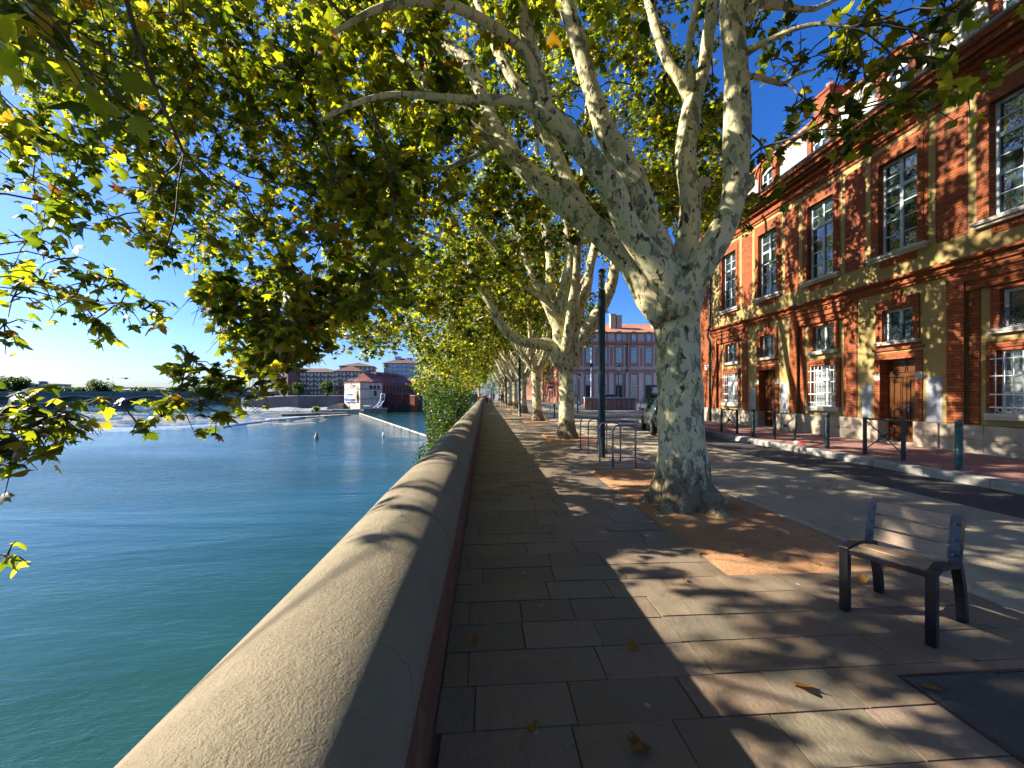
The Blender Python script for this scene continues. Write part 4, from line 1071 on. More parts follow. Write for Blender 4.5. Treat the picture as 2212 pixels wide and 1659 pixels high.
# ---------------------------------------------------------------- shrubs on the river bank
def shrub(x, y, z0, z1, rx, ry, n, size, label, name='bank_shrub', seed=1, mat='shrub', ht=1.0, cat='shrub', group='shrubs hanging below the river parapet'):
    global rng
    rng = np.random.default_rng(seed); random.seed(seed)
    t = thing(name, (x, y, z0), label, cat, group)
    st_ = MB(); lobes = []
    for i in range(9):
        a = random.uniform(0, 6.28); q = random.random()**.6
        c = V3(x+rx*.65*q*math.cos(a), y+ry*.65*q*math.sin(a), z0+(z1-z0)*random.uniform(.18,.85))
        lobes.append(c); st_.tube([V3(x,y,z0-.1), V3((x*2+c[0])/3,(y*2+c[1])/3,z0+(c[2]-z0)*.5), c], [.06,.04,.01], 5, 0)
    wpart(st_, 'stem', M['twig'], t, (x,y,z0))
    P = []
    for k in range(n):
        c = lobes[k % 9]; v = rng.normal(size=3); v /= np.linalg.norm(v); rr = rng.random()**.33
        P.append((c[0]+v[0]*rx*.45*rr, c[1]+v[1]*ry*.45*rr, max(z0, c[2]+v[2]*(z1-z0)*.24*rr)))
    o = leaf_mesh('foliage', np.array(P), size*rng.uniform(.6,1.2,n), 'far', M[mat], t)
    return t
for i, (x, y, z0, z1, rx, ry, n, s_, lb) in enumerate((
    (-1.75, 18.5, -5.6, 1.7, 1.05, 1.9, 8500, .12, 'nearest dark shrub spilling over from the bank beside the parapet'),
    (-2.4, 23.5, -5.6, 2.0, 1.8, 2.6, 11000, .15, 'broad shrub on the bank below the third plane tree'),
    (-2.6, 29.0, -5.6, 2.2, 2.0, 3.4, 9000, .17, 'shrub on the bank below the fourth plane tree'),
    (-2.4, 37.0, -5.6, 2.4, 1.9, 4.0, 5000, .2, 'shrub at the narrow gap of the parapet, far along the bank'),
    (-2.4, 47.0, -5.6, 2.6, 1.9, 5.0, 4500, .24, 'farthest shrub of the bank, near the stone pier'))):
    shrub(x, y, z0, z1, rx, ry, n, s_, lb, seed=90+i)
b = MB(); rr = random.Random(4)
vs = []; nx, ny = 8, 60
for j in range(ny+1):
    for i in range(nx+1):
        vs.append((-4.6+i*.5+rr.uniform(-.1,.1), 11.5+j*1.2, WZ-.25+max(0,(i/nx))*1.1+rr.uniform(-.08,.12)-(.5 if i == 0 else 0)))
b.add(vs, [(j*(nx+1)+i, j*(nx+1)+i+1, (j+1)*(nx+1)+i+1, (j+1)*(nx+1)+i) for j in range(ny) for i in range(nx)], 0, True)
setting('river_bank', b, M['rock'])
# ================================================================== STREET FURNITURE
rng = np.random.default_rng(5); random.seed(5)
# bench ------------------------------------------------------------
BO = Vector((2.63, 2.71, .004)); U = Vector((.19,-.43,0)).normalized(); Vd = Vector((.55,.18,0)).normalized()
ang = math.atan2(U[1], U[0])
BN = thing('park_bench', BO, 'single-seat bench of weathered wooden slats on a dark steel frame', 'bench', rz=ang)
# local frame: x along the seat width (0..LW), y backwards (0..depth)
LW = .50
def prof_leg(mb, pts, w, x0, x1):
    """flat steel profile following pts (y,z) with thickness w, from x0 to x1"""
    n = len(pts); L, Rr = [], []
    for i, (y, z) in enumerate(pts):
        a = pts[max(0,i-1)]; b = pts[min(n-1,i+1)]
        dy, dz = b[0]-a[0], b[1]-a[1]; q = math.hypot(dy, dz); ny_, nz_ = -dz/q, dy/q
        ww = w[i] if hasattr(w,'__len__') else w
        L.append((y+ny_*ww/2, z+nz_*ww/2)); Rr.append((y-ny_*ww/2, z-nz_*ww/2))
    poly = L+Rr[::-1]
    vs = [(x0,u,v) for u,v in poly]+[(x1,u,v) for u,v in poly]; m = len(poly)
    mb.add(vs, [(i,(i+1)%m,m+(i+1)%m,m+i) for i in range(m)])
    for o_, rev in ((0, True), (m, False)):
        for i in range(n-1):
            f = (o_+i, o_+i+1, o_+m-2-i, o_+m-1-i); mb.add(vs, [f[::-1] if rev else f])
def side(x0, x1):
    for nm, pts, w in (('front_leg', [(.0,.0),(.0,.25),(.0,.475)], .055),
                       ('back_leg', [(.565,.0),(.55,.10),(.52,.22),(.475,.34),(.43,.44)], [.055,.055,.055,.052,.05]),
                       ('back_post', [(.405,.415),(.43,.52),(.46,.63),(.49,.75)], [.06,.066,.066,.06]),
                       ('seat_rail', [(.028,.46),(.12,.478),(.22,.47),(.33,.44),(.40,.425)], .035)):
        mb = MB(); prof_leg(mb, pts, w, x0, x1); mb.build(nm, M['bench'], BN, bevel=.004)
side(0, .05); side(LW-.05, LW)
mb = MB()
mb.box(.05, LW-.05, -.02, .0, .425, .465); mb.build('front_rail', M['bench'], BN, bevel=.003)
for i in range(4):
    mb = MB(); y0 = .005+i*.098; z = .468+.006*math.sin(i*1.3)-.014*max(0,i-1)
    mb.obox((LW/2, y0+.045, z-.012), (LW/2-.052,0,0), (0,.045,-.004*(i-1)), (0,0,.012)); mb.build('seat_slat', M['benchwood'], BN, bevel=.004)
for i, (z, y) in enumerate(((.505,.392),(.605,.418),(.705,.447))):
    mb = MB(); mb.obox((LW/2, y, z), (LW/2-.052,0,0), (0,.010,-.003), (0,.012,.044)); mb.build('back_slat', M['benchwood'], BN, bevel=.004)
for x in (-.001, LW+.001):
    mb = MB(); mb.obox((x, .20, .452), (.001,0,0), (0,.15,-.018), (0,0,.009)); mb.build('wood_edge', M['door'], BN)
for x in (.025, LW-.025):
    for i in range(3):
        mb = MB(); z, y = ((.505,.392),(.605,.418),(.705,.447))[i]
        mb.tube([(x, y-.034, z),(x, y-.041, z)], [.009,.007], 8); mb.build('bolt', M['galv'], BN)
# bike racks --------------------------------------------------------
def rack():
    r, hgt, w = .13, .92, .50
    pts = [(0,0,-.02),(0,0,.3),(0,0,.6),(0,0,hgt-r)]+[(r-r*math.cos(a), 0, hgt-r+r*math.sin(a)) for a in (R(22),R(45),R(67),R(90))]
    pts += [(w/2,0,hgt)]+[(w-r+r*math.sin(a),0,hgt-r+r*math.cos(a)) for a in (0,R(22),R(45),R(67),R(90))]+[(w,0,.6),(w,0,.3),(w,0,-.02)]
    b = MB(); b.tube(pts, .019, 10); return b
rk = rack().build('bike_rack', M['galv'])
for i, (x, y, lb) in enumerate(((2.72,8.15,'nearest steel hoop bike rack, in front of the lamp post'),(2.69,9.0,'hoop bike rack just before the lamp post, second of the row'),(2.72,10.14,'hoop bike rack just behind the lamp post, third of the row'),(2.69,10.85,'farthest steel hoop bike rack, towards the second tree'))):
    o = rk if i == 0 else rk.copy()
    if i: COL.objects.link(o)
    o.location = (x, y, 0); o.rotation_euler = (0,0,R(random.uniform(-2,2))); tag(o, lb, 'bike rack', 'hoop bike racks by the lamp post')
# modern lamp posts ---------------------------------------------------
tg = NT('lamp_glass'); tg.b.inputs['Transmission Weight'].default_value = .9; tg.b.inputs['Roughness'].default_value = .08; tg.b.inputs['IOR'].default_value = 1.3; tg.col((.8,.88,.92))
def lamp_post(loc, label, sc_=1):
    t = thing('lamp_post', loc, label, 'lamp post', 'tall dark cylindrical lamp posts')
    b = MB(); b.lathe([(.098,0),(.098,.05),(.087,.06),(.087,4.12),(.094,4.13),(.094,4.17)], n=24); b.build('pole', M['lamp'], t)
    b = MB(); b.lathe([(.078,4.171),(.078,4.62),(.070,4.62),(.070,4.171)], n=24); b.build('lamp_glass', tg.mat, t)
    b = MB(); b.lathe([(.03,4.18),(.03,4.3),(.045,4.32),(.03,4.36),(.045,4.4),(.03,4.44),(.045,4.48),(.025,4.55),(.02,4.6)], n=12); b.build('reflector', M['galv'], t)
    b = MB(); b.lathe([(.085,4.621),(.085,4.68),(.05,4.70),(.02,4.72)], n=24); b.build('cap', M['lamp'], t)
    return t
lp = lamp_post((2.90, 9.54, 0), 'nearest tall dark lamp post with clear glass top, among the bike racks')
for p, lb in (((2.35,26.6,0),'slim dark lamp post beside the third plane tree'),((2.3,43.5,0),'distant dark lamp post near the walkers')):
    c_ = copy_tree(lp); c_.location = p; c_['label'] = lb
# bollards and barriers ------------------------------------------------
def bollard(z=.15):
    b = MB(); b.lathe([(.056,0),(.056,.80),(.050,.802),(.050,.825),(.056,.827),(.056,.90),(.05,.925),(.03,.94),(.002,.943)], n=20); return b
bl = bollard().build('bollard', M['bollard'])
for i, (x, y, lb) in enumerate(((9.0,6.81,'nearest weathered green bollard, near the right edge of the pavement'),(9.0,9.68,'dark bollard between the two nearer cross-braced barriers'),(9.0,12.52,'dark bollard beyond the middle barrier, in front of the second door'),(9.0,15.6,'farthest dark bollard, beside the plane trunk'),(9.0,4.6,'bollard at the very right, nearest the viewer'))):
    o = bl if i == 0 else bl.copy()
    if i: COL.objects.link(o)
    o.location = (x, y, .15); tag(o, lb, 'bollard', 'bollards along the kerb')
    if i in (1,2,3):
        if i == 1: mm = bl.data.copy(); mm.materials[0] = M['barrier']
        o.data = mm
def barrier(loc, L, label, bent=False):
    t = thing('cross_barrier', loc, label, 'barrier', 'cross-braced street barriers')
    for k, y in enumerate((0, L)):
        b = MB()
        if bent and k == 0: b.tube([(0.15,.25,-.0),(.10,.18,.2),(.02,.02,.5),(0,0,.82),(0,0,.86)], .028, 8)
        else: b.box(-.028,.028,y-.028,y+.028,0,.88)
        b.build('post', M['barrier'], t)
    b = MB(); b.box(-.016,.016,.03,L-.03,.83,.865); b.build('top_rail', M['barrier'], t)
    b = MB(); b.tube([(0,.03,.80),(0,L-.03,.14)], .012, 6); b.tube([(0,L-.03,.80),(.028,L/2,.47),(0,.03,.14)], .012, 6)
    b.tube([(-.03,L/2,.47),(.04,L/2,.47)], .04, 12); b.build('cross_brace', M['bollard'], t)
    return t
barrier((9.05,7.84,.15), .86, 'nearest cross-braced barrier on the kerb, in front of the first oak door')
barrier((9.05,10.75,.15), .86, 'middle cross-braced barrier with a bent post', True)
barrier((9.0,13.35,.15), .92, 'farthest cross-braced barrier on the kerb, beside the plane trunk')
# scrap of red litter at the bent barrier
M['redlit'] = simple('red_plastic', (.55,.03,.04), .4); 
t = thing('crumpled_packet', (9.0,10.55,.15), 'crumpled red and white packet lying at the foot of the bent barrier', 'litter')
for nm, m_, off, s_ in (('wrapper', M['redlit'], (0,0,0), .07), ('paper', M['white'], (.02,.16,0), .06)):
    b = MB(); n = 8; vs = []
    for j in range(5):
        for i in range(n):
            a = 2*math.pi*i/n; vs.append((off[0]+s_*math.cos(a)*(1.1-.2*abs(j-2))*random.uniform(.6,1.2), off[1]+s_*math.sin(a)*1.5*random.uniform(.6,1.2), .004+j*.016+random.uniform(-.004,.004)))
    b.add(vs, [(j*n+i, j*n+(i+1)%n, (j+1)*n+(i+1)%n, (j+1)*n+i) for j in range(4) for i in range(n)]+[tuple(range(4*n,5*n))]); b.build(nm, m_, t)
# inspection cover ---------------------------------------------------
def GP(x, y, z=0):
    d = (H-z)*FD/(y-HYD); p = W(x, y, d); return p
t = thing('inspection_cover', (2.42,1.62,0), 'dark rough inspection cover set in the paving at the lower right', 'cover')
b = MB(); b.box(2.34,3.3,1.42,2.02,-.01,.0095); wpart(b, 'lid', M['cover'], t, (2.42,1.62,0), bevel=.003)
b = MB(); rframe(b, .0, .01, 1.415, 2.025, 2.335, 3.305, .02)   # frame bars in the ground plane
b.v = [(z_, y_, x_) for (x_, y_, z_) in b.v]; b.f = [f[::-1] for f in b.f]
wpart(b, 'rim', M['iron'], t, (2.42,1.62,0))
# fallen leaves -------------------------------------------------------
FL = [(1368,1408,.15,'curled orange leaf on the shaded slabs left of the sunlit edge'),(1388,1605,.17,'brown five-pointed leaf on the dark slabs at the bottom of the picture'),(1732,1478,.19,'large orange leaf standing curled on the slabs in the bottom right centre'),(2000,1480,.17,'orange leaf on the slabs below the bench, right of the large curled one'),
      (1478,1252,.10,'small orange leaf at the left front of the bench, beside the gravel'),(1178,1068,.16,'pale leaf in the wall shadow far along the slabs'),(1030,1394,.14,'dim red leaf in the deep shade at the parapet foot'),(1148,1586,.10,'small dim leaf in deep shade near the bottom edge'),(1868,1262,.16,'orange leaf on the slabs behind the bench legs'),(1790,1040,.14,'green leaf on the beige strip beyond the gravel pit'),(2125,960,.12,'yellow leaf on the street surface at the right')]
for i, (x, y, s_, lb) in enumerate(FL):
    p = GP(x, y, .01); t = V3(0,0,0)
    o = leaf_mesh('fallen_leaf', np.array([[0,0,0.]]), np.array([s_*.55]), 'near', M['fallen'], None, flat=2.5, rnd=np.array([random.random()]))
    for v in o.data.vertices: v.co.z = abs(v.co.z)*1.2+.004+.25*(v.co.x**2+v.co.y**2)/s_
    o.location = (p[0], p[1], .008); tag(o, lb, 'leaf', 'fallen leaves on the ground')
# small dry litter caught in the pits and along the kerb
pp = [(rng.uniform(2.1,3.5), rng.uniform(3.4,8.0), .03) for _ in range(70)]+[(rng.uniform(2.2,3.4), rng.uniform(12.2,15.2), .03) for _ in range(50)]+[(8.44-abs(rng.normal())*.12, rng.uniform(4,20), .012) for _ in range(110)]+[(11.7-abs(rng.normal())*.15, rng.uniform(5,19), .16) for _ in range(60)]+[(rng.uniform(3.9,8.3), rng.uniform(2,16), .012) for _ in range(50)]+[(rng.uniform(-.1,3.8), rng.uniform(2.6,18), .014) for _ in range(26)]
lt = leaf_mesh('leaf_litter', np.array(pp), rng.uniform(.02,.075,len(pp)), 'far', M['fallen'], None, flat=3.0)
tag(lt, 'scattered small dry leaf scraps in the gravel and along the kerb', 'leaf litter', kind='stuff')
# ================================================================== CAR
def car(loc, rz, body_m, label):
    t = thing('parked_car', loc, label, 'car', rz=rz)
    # body sections along y (0 rear .. 4.3 front): (y, halfwidth, z_bottom, z_belt, z_top)
    S = [(0,.62,.42,.80,.86),(.10,.80,.30,.88,.93),(.5,.87,.24,.93,.97),(1.2,.89,.22,.94,.97),(2.2,.89,.22,.93,.95),(3.0,.88,.22,.90,.93),(3.6,.86,.24,.80,.87),(4.1,.80,.28,.66,.74),(4.3,.62,.36,.56,.60)]
    vs = []; n = 12
    for (y, w, zb, zm, zt) in S:
        q = [(-w*.9,zb),(-w,zb+.12),(-w*1.01,(zb+zm)/2),(-w*.99,zm-.03),(-w*.93,zm+.01),(-w*.6,zt),(w*.6,zt),(w*.93,zm+.01),(w*.99,zm-.03),(w*1.01,(zb+zm)/2),(w,zb+.12),(w*.9,zb)]
        vs += [(x,y,z) for x, z in q]
    b = MB(); b.add(vs, [(i*n+j, i*n+(j+1)%n, (i+1)*n+(j+1)%n, (i+1)*n+j) for i in range(len(S)-1) for j in range(n)]+[tuple(range(n-1,-1,-1)), tuple((len(S)-1)*n+j for j in range(n))], 0, True)
    o = b.build('body', body_m, t); s2 = o.modifiers.new('sub', 'SUBSURF'); s2.levels = s2.render_levels = 1
    G_ = [(.45,.74,.90,.93),(1.0,.62,.93,1.38),(1.7,.60,.93,1.46),(2.3,.60,.92,1.42),(3.15,.74,.90,.93)]
    vs = []
    for (y, w, z0, z1) in G_: vs += [(-.80,y,z0),(-w,y,z1),(w,y,z1),(.80,y,z0)]
    b = MB(); b.add(vs, [(i*4+j, i*4+j+1, (i+1)*4+j+1, (i+1)*4+j) for i in range(4) for j in range(3)], 0, True); b.build('windows', M['glass'], t)
    b = MB(); b.add([(-.60,.95,1.40),(-.58,1.7,1.485),(-.58,2.35,1.44),(.58,2.35,1.44),(.58,1.7,1.485),(.60,.95,1.40)], [(0,1,4,5),(1,2,3,4)]); 
    for s_ in (-1,1): b.tube([(s_*.60,2.32,1.43),(s_*.79,3.12,.93)], .03, 6); b.tube([(s_*.62,.98,1.40),(s_*.80,.45,.93)], .05, 6); b.tube([(s_*.60,1.62,1.455),(s_*.81,1.7,.95)], .025, 6); b.tube([(s_*.61,1.0,1.40),(s_*.60,1.7,1.475),(s_*.60,2.33,1.43)], .025, 6)
    b.build('roof', body_m, t)
    tyre = simple('tyre_rubber', (.02,.02,.02), .8) if 'tyre' not in M else M['tyre']; M['tyre'] = tyre
    for y in (.78, 3.45):
        for s_ in (-1, 1):
            b = MB(); b.tube([(s_*.72,y,.33),(s_*.74,y,.33),(s_*.89,y,.33),(s_*.91,y,.33)], [.30,.33,.33,.30], 24); w_ = b.build('wheel', M['tyre'], t)
            b = MB(); b.tube([(s_*.9,y,.33),(s_*.915,y,.33)], [.21,.19], 16); b.build('rim', M['galv'], w_)
    for s_ in (-1,1):
        b = MB(); b.ball((s_*.62,4.12,.62), .10, 0, 10, 6, .6); b.build('headlight', M['white'], t)
        b = MB(); b.box(s_*.55, s_*.78, .0, .12, .70, .86); b.build('tail_light', M['redlit'], t, bevel=.02)
        b = MB(); b.ball((s_*.97,2.75,.98), .09, 0, 10, 6, .7); b.build('wing_mirror', body_m, t)
    b = MB(); b.box(-.26,.26,-.012,.02,.5,.61); b.build('number_plate', M['white'], t)
    return t
M['carpaint'] = simple('grey_car_paint', (.10,.125,.125), .22, .6, var=.05, bump=0, spec=.8)
M['carblack'] = simple('black_car_paint', (.02,.02,.025), .2, .5, var=.05, bump=0, spec=.8)
cr_ = car((6.95,13.6,0), R(-14), M['carpaint'], 'grey-green car on the street, mostly hidden behind the near plane trunk')
cr_.scale = (.9,.9,.95)
# ================================================================== PEOPLE
def person(loc, rz, h, top, trousers, skin, hair, label, arms='down', stride=.25, shorts=False, bag=None):
    t = thing('person', loc, label, 'person', 'people walking on the promenade', rz=rz)
    s_ = h/1.75
    def skinned(name, verts, edges, radii, m, lv=2):
        me = bpy.data.meshes.new(name); me.from_pydata([tuple(Vector(v)*s_) for v in verts], edges, [])
        o = bpy.data.objects.new(name, me); COL.objects.link(o)
        sk = o.modifiers.new('skin', 'SKIN'); sv = me.skin_vertices[0].data
        for i, r in enumerate(radii): sv[i].radius = (r[0]*s_, r[1]*s_) if hasattr(r,'__len__') else (r*s_, r*s_)
        sv[0].use_root = True
        sb = o.modifiers.new('sub', 'SUBSURF'); sb.levels = sb.render_levels = lv
        dg = bpy.context.evaluated_depsgraph_get(); me2 = bpy.data.meshes.new_from_object(o.evaluated_get(dg))
        bpy.data.objects.remove(o)
        for p in me2.polygons: p.use_smooth = True
        me2.materials.clear(); 
        for mm in (m if isinstance(m, list) else [m]): me2.materials.append(mm)
        q = bpy.data.objects.new(name, me2); COL.objects.link(q); q.parent = t
        return q
    st = stride
    v = [(0,0,.95),(0,0,1.15),(0,0,1.38),(0,0,1.50),(0,.015,1.60),(0,.01,1.68),
         (.09,0,.90),(.11,st*.5,.50),(.11,st*.6-.05,.09),(.11,st*.6+.12,.03),
         (-.09,0,.90),(-.11,-st*.35,.50),(-.11,-st*.9,.12),(-.11,-st*.9+.10,.05),
         (.19,0,1.40),(-.19,0,1.40)]
    e = [(0,1),(1,2),(2,3),(3,4),(4,5),(0,6),(6,7),(7,8),(8,9),(0,10),(10,11),(11,12),(12,13),(2,14),(2,15)]
    r = [(.15,.11),(.13,.10),(.16,.10),.05,(.075,.09),(.07,.085),.085,.058,.038,.035,.085,.058,.038,.035,.06,.06]
    if arms == 'down':
        v += [(.26,-.05,1.12),(.27,.06,.88),(.27,.09,.80),(-.26,.05,1.12),(-.27,.14,.90),(-.27,.17,.82)]
    elif arms == 'up':
        v += [(.30,.05,1.20),(.12,.28,1.30),(.06,.32,1.36),(-.30,.05,1.20),(-.12,.28,1.30),(-.05,.32,1.36)]
    else:
        v += [(.42,.05,1.28),(.62,.12,1.12),(.70,.14,1.08),(-.26,.05,1.12),(-.27,.14,.90),(-.27,.17,.82)]
    e += [(14,16),(16,17),(17,18),(15,19),(19,20),(20,21)]; r += [.042,.034,.028,.042,.034,.028]
    skinned('body', v, e, r, skin)
    # clothing a little larger than the body
    k = 1.12
    hem = .92 if not shorts else .98
    skinned('shirt', [(0,0,1.38),(0,0,1.15),(0,0,hem),(.19,0,1.40),v[16],((v[16][0]+v[17][0])/2,(v[16][1]+v[17][1])/2,(v[16][2]+v[17][2])/2),(-.19,0,1.40),v[19],((v[19][0]+v[20][0])/2,(v[19][1]+v[20][1])/2,(v[19][2]+v[20][2])/2)],
            [(0,1),(1,2),(0,3),(3,4),(4,5),(0,6),(6,7),(7,8)], [(.185,.125),(.155,.125),(.175,.135),.075,.055,.047,.075,.055,.047], top)
    le = (lambda a, b, f: tuple(a[i]+(b[i]-a[i])*f for i in range(3)))
    f = .75 if shorts else 1
    kn, kn2 = (le(v[6], v[7], f), le(v[10], v[11], f))
    vv = [(0,0,.97),v[6],kn,v[10],kn2]; ee = [(0,1),(1,2),(0,3),(3,4)]; rr_ = [(.165,.125),.105,.08,.105,.08]
    if not shorts: vv += [le(v[7],v[8],.9), le(v[11],v[12],.9)]; ee += [(2,5),(4,6)]; rr_ += [.055,.055]
    skinned('shorts' if shorts else 'trousers', vv, ee, rr_, trousers)
    b = MB(); b.ball((0,-.012*s_,1.655*s_), .098*s_, 0, 12, 8, 1.05); b.build('hair', hair, t)
    b = MB()
    for c in (v[9], v[13]): b.ball((c[0]*s_, c[1]*s_, .035*s_), .055*s_, 0, 10, 6, .7)
    b.build('shoes', M['white'], t)
    if bag:
        b = MB(); b.box(-.15*s_,.15*s_,-.26*s_,-.14*s_,1.0*s_,1.42*s_); b.build('backpack', bag, t, bevel=.03)
    return t
C_ = lambda n, c: simple(n, c, .85, var=.15, bump=0)
skn = C_('skin', (.42,.24,.16)); hb = C_('dark_hair', (.03,.02,.015)); hg = C_('blond_hair', (.30,.20,.08)); hw = C_('white_hat', (.7,.7,.68))
navy = C_('navy_cloth', (.02,.035,.08)); white = C_('white_cloth', (.62,.66,.74)); pink = C_('pale_pink_cloth', (.60,.48,.46)); black = C_('black_cloth', (.02,.02,.022)); jean = C_('denim', (.10,.14,.22))
person((1.98,46.3,0), 0, 1.80, navy, black, skn, hb, 'walker in a navy top and black shorts, on the sunlit slabs', 'up', .3, True, navy)
person((.92,60.0,0), R(180), 1.75, white, jean, skn, hg, 'person in a white shirt and jeans holding out one arm, beside the parapet', 'out', .2)
person((.25,61.5,0), R(170), 1.75, black, black, skn, hb, 'person dressed in black close to the end of the parapet', 'down', .1)
person((1.55,72,0), R(190), 1.78, black, black, skn, hb, 'small figure in dark clothes behind the white-shirted person', 'down', .2)
person((3.3,54,0), R(175), 1.65, pink, black, skn, hw, 'person in a pale pink top and white hat walking between trunks', 'down', .25)
# small child-size companion by the lamp post
person((3.75,49.5,0), R(185), 1.6, C_('pink_cloth', (.55,.18,.2)), black, skn, hb, 'person in a pink top just right of the distant lamp post', 'down', .2)
# ================================================================== FAR SIDE OF THE SQUARE
rng = np.random.default_rng(15); random.seed(15)
M['pinkwall'] = simple('pink_plaster', (.64,.48,.40), .9, var=.1, scale=.5, bump=0)
M['pinkbrick'] = brick_mat('pink_brick', (.46,.20,.14), (.52,.25,.17), (.40,.28,.22), .5, .12, .015, .2)
M['attic'] = simple('attic_plaster', (.52,.46,.42), .9, var=.12, scale=.6, bump=0)
M['dark'] = simple('dark_interior', (.02,.022,.028), .6, var=.2, bump=0)
PB = thing('pink_building', (24, 64, 0), 'pale pink and brick palace front across the square, with tiled roof and dormers', 'building')
YF = 60.0; XB0, XB1 = 12.6, 36.0
cs = [21+2.4*k for k in range(-3, 7)]
def xz_box(mb, x0, x1, p, q, z0, z1, m=0): mb.box(x0, x1, YF-p, YF-q, z0, z1, m)   # p: proud distance
w = MB(); w.box(XB0, XB1, YF, YF+10, 0, 11.2); wpart(w, 'wall', M['pinkwall'], PB, (24,64,0))
w = MB()
for x, z0, z1 in ((.12,4.9,5.2),(.08,5.2,5.4),(.12,9.2,9.4),(.3,9.4,9.55),(.42,9.55,9.75)): xz_box(w, XB0, XB1, x, 0, z0, z1)
wpart(w, 'cornice', M['pinkbrick'], PB, (24,60,9))
w = MB()
for i, x in enumerate(cs):
    xz_box(w, x-.75, x-.5, .06, 0, 5.8, 8.9); xz_box(w, x+.5, x+.75, .06, 0, 5.8, 8.9); xz_box(w, x-.75, x+.75, .06, 0, 8.9, 9.1)
    xz_box(w, x+.97, x+1.43, .03, 0, 5.9, 8.95)
    xz_box(w, x-.8, x-.55, .06, 0, .2, 4.6); xz_box(w, x+.55, x+.8, .06, 0, .2, 4.6); xz_box(w, x-.8, x+.8, .06, 0, 4.6, 4.85)
    xz_box(w, x-.5, x+.5, .05, 0, 5.9, 6.4)
    for s in (-1,1): xz_box(w, x+s*.36, x+s*.62, .1, 0, 9.85, 11.0)
    pts = [(x-.66*math.cos(math.pi*j/8), 11.0+.42*math.sin(math.pi*j/8)) for j in range(9)]
    w.prism(pts, lambda u,v,t: (u,t,v), YF-.14, YF+.6)
wpart(w, 'brick_trim', M['pinkbrick'], PB, (24,60,5))
w = MB()
for x in cs: xz_box(w, x-.6, x+.6, .12, 0, 6.4, 6.5); xz_box(w, x-.9, x+.9, .12, 0, 5.6, 5.78); xz_box(w, x-.6, x+.6, .12, 0, 3.1, 3.25)
wpart(w, 'window_sills', M['sill'], PB, (24,60,5))
def farwin(parent, x, y, z0, z1, hw, gl='glass'):
    f = MB(); 
    for s in (-1,1): f.box(x+s*hw, x+s*(hw-.07), y-.04, y, z0, z1)
    f.box(x-.04, x+.04, y-.04, y, z0, z1)
    for q in (0, .33, .66, .97): zz = z0+(z1-z0)*q; f.box(x-hw+.07, x-.04, y-.035, y, zz, zz+.04); f.box(x+.04, x+hw-.07, y-.035, y, zz, zz+.04)
    o = wpart(f, 'window', M['frame'], parent, (x, y, z0))
    g = MB(); g.box(-hw+.07, hw-.07, -.015, -.005, 0, z1-z0); go = g.build('pane', M[gl], o)
    return o
for i, x in enumerate(cs):
    farwin(PB, x, YF-.04, 6.5, 8.85, .45); farwin(PB, x, YF-.04, 3.25, 4.5, .45)
    farwin(PB, x, YF-.04, 9.9, 11.0, .33, 'glass_pale')
    if i % 2:
        b = MB(); xz_box(b, x-.5, x+.5, .04, 0, .2, 2.9); wpart(b, 'door', M['dark'], PB, (x, YF, .2))
    else: farwin(PB, x, YF-.04, 1.0, 2.9, .5)
w = MB(); w.add([(XB0-.3,YF-.35,11.2),(XB1,YF-.35,11.2),(XB1,YF+4.5,13.4),(XB0-.3,YF+4.5,13.4),(XB1,YF+10.3,11.2),(XB0-.3,YF+10.3,11.2)], [(0,1,2,3),(3,2,4,5),(0,3,5),(1,4,2),(0,5,4,1)])
w.box(XB0-.3, XB1, YF-.36, YF-.1, 11.08, 11.25); wpart(w, 'roof', M['tile'], PB, (24,60,11.2))
for x, h in ((20.6, 14.3),(21.6,14.1),(27.6,13.6)):
    w = MB(); w.box(x-.42, x+.42, YF+1.5, YF+2.3, 11.5, h); w.box(x-.5, x+.5, YF+1.42, YF+2.38, h, h+.15); wpart(w, 'chimney', M['stone'], PB, (x,YF+2,11.5))
w = MB(); w.tube([(22.3,YF-.2,11.1),(22.3,YF-.12,5.2),(21.95,YF-.12,4.7),(21.95,YF-.12,.1)], .07, 6); wpart(w, 'downpipe', M['iron'], PB, (22.3,YF,0))
# brick houses along the quay street, beyond the square
for i, (y0, y1, h, x, lb) in enumerate(((66,80,10.5,12.2,'sunlit brick house past the pink building, seen between trunks'),(80.2,96,12,12.0,'second brick house down the quay street'),(96.2,125,11,11.8,'farthest brick house at the end of the quay street'))):
    Bq = thing('brick_house', (x+4,(y0+y1)/2,0), lb, 'building', 'brick houses along the quay street')
    hl = []; y = y0+1.5
    while y < y1-1: hl += [(y-.5,y+.5,5.6,8.2),(y-.5,y+.5,1,3.6)]; y += 2.8
    w = MB(); wall_holes(w, x, x+.35, y0, y1, 0, h, hl); w.quad((x,y0,0),(x+9,y0,0),(x+9,y0,h),(x,y0,h)); wpart(w, 'wall', M['brick_far'], Bq, (x+4,(y0+y1)/2,0))
    for a, b_, c, d in hl:
        g = MB(); g.box(x+.28, x+.3, a, b_, c, d); wpart(g, 'window', M['glass'], Bq, (x+.3,(a+b_)/2,c))
    w = MB(); w.box(x-.15, x, y0, y1, 4.6, 4.9); w.box(x-.4, x, y0, y1, h-.5, h); wpart(w, 'cornice', M['stone'], Bq, (x,(y0+y1)/2,h))
    w = MB(); w.add([(x-.5,y0,h),(x-.5,y1,h),(x+4.5,y1,h+1.9),(x+4.5,y0,h+1.9),(x+9.5,y0,h),(x+9.5,y1,h)], [(0,1,2,3),(3,2,5,4),(0,3,4),(1,5,2)]); wpart(w, 'roof', M['tile'], Bq, (x+4,(y0+y1)/2,h))
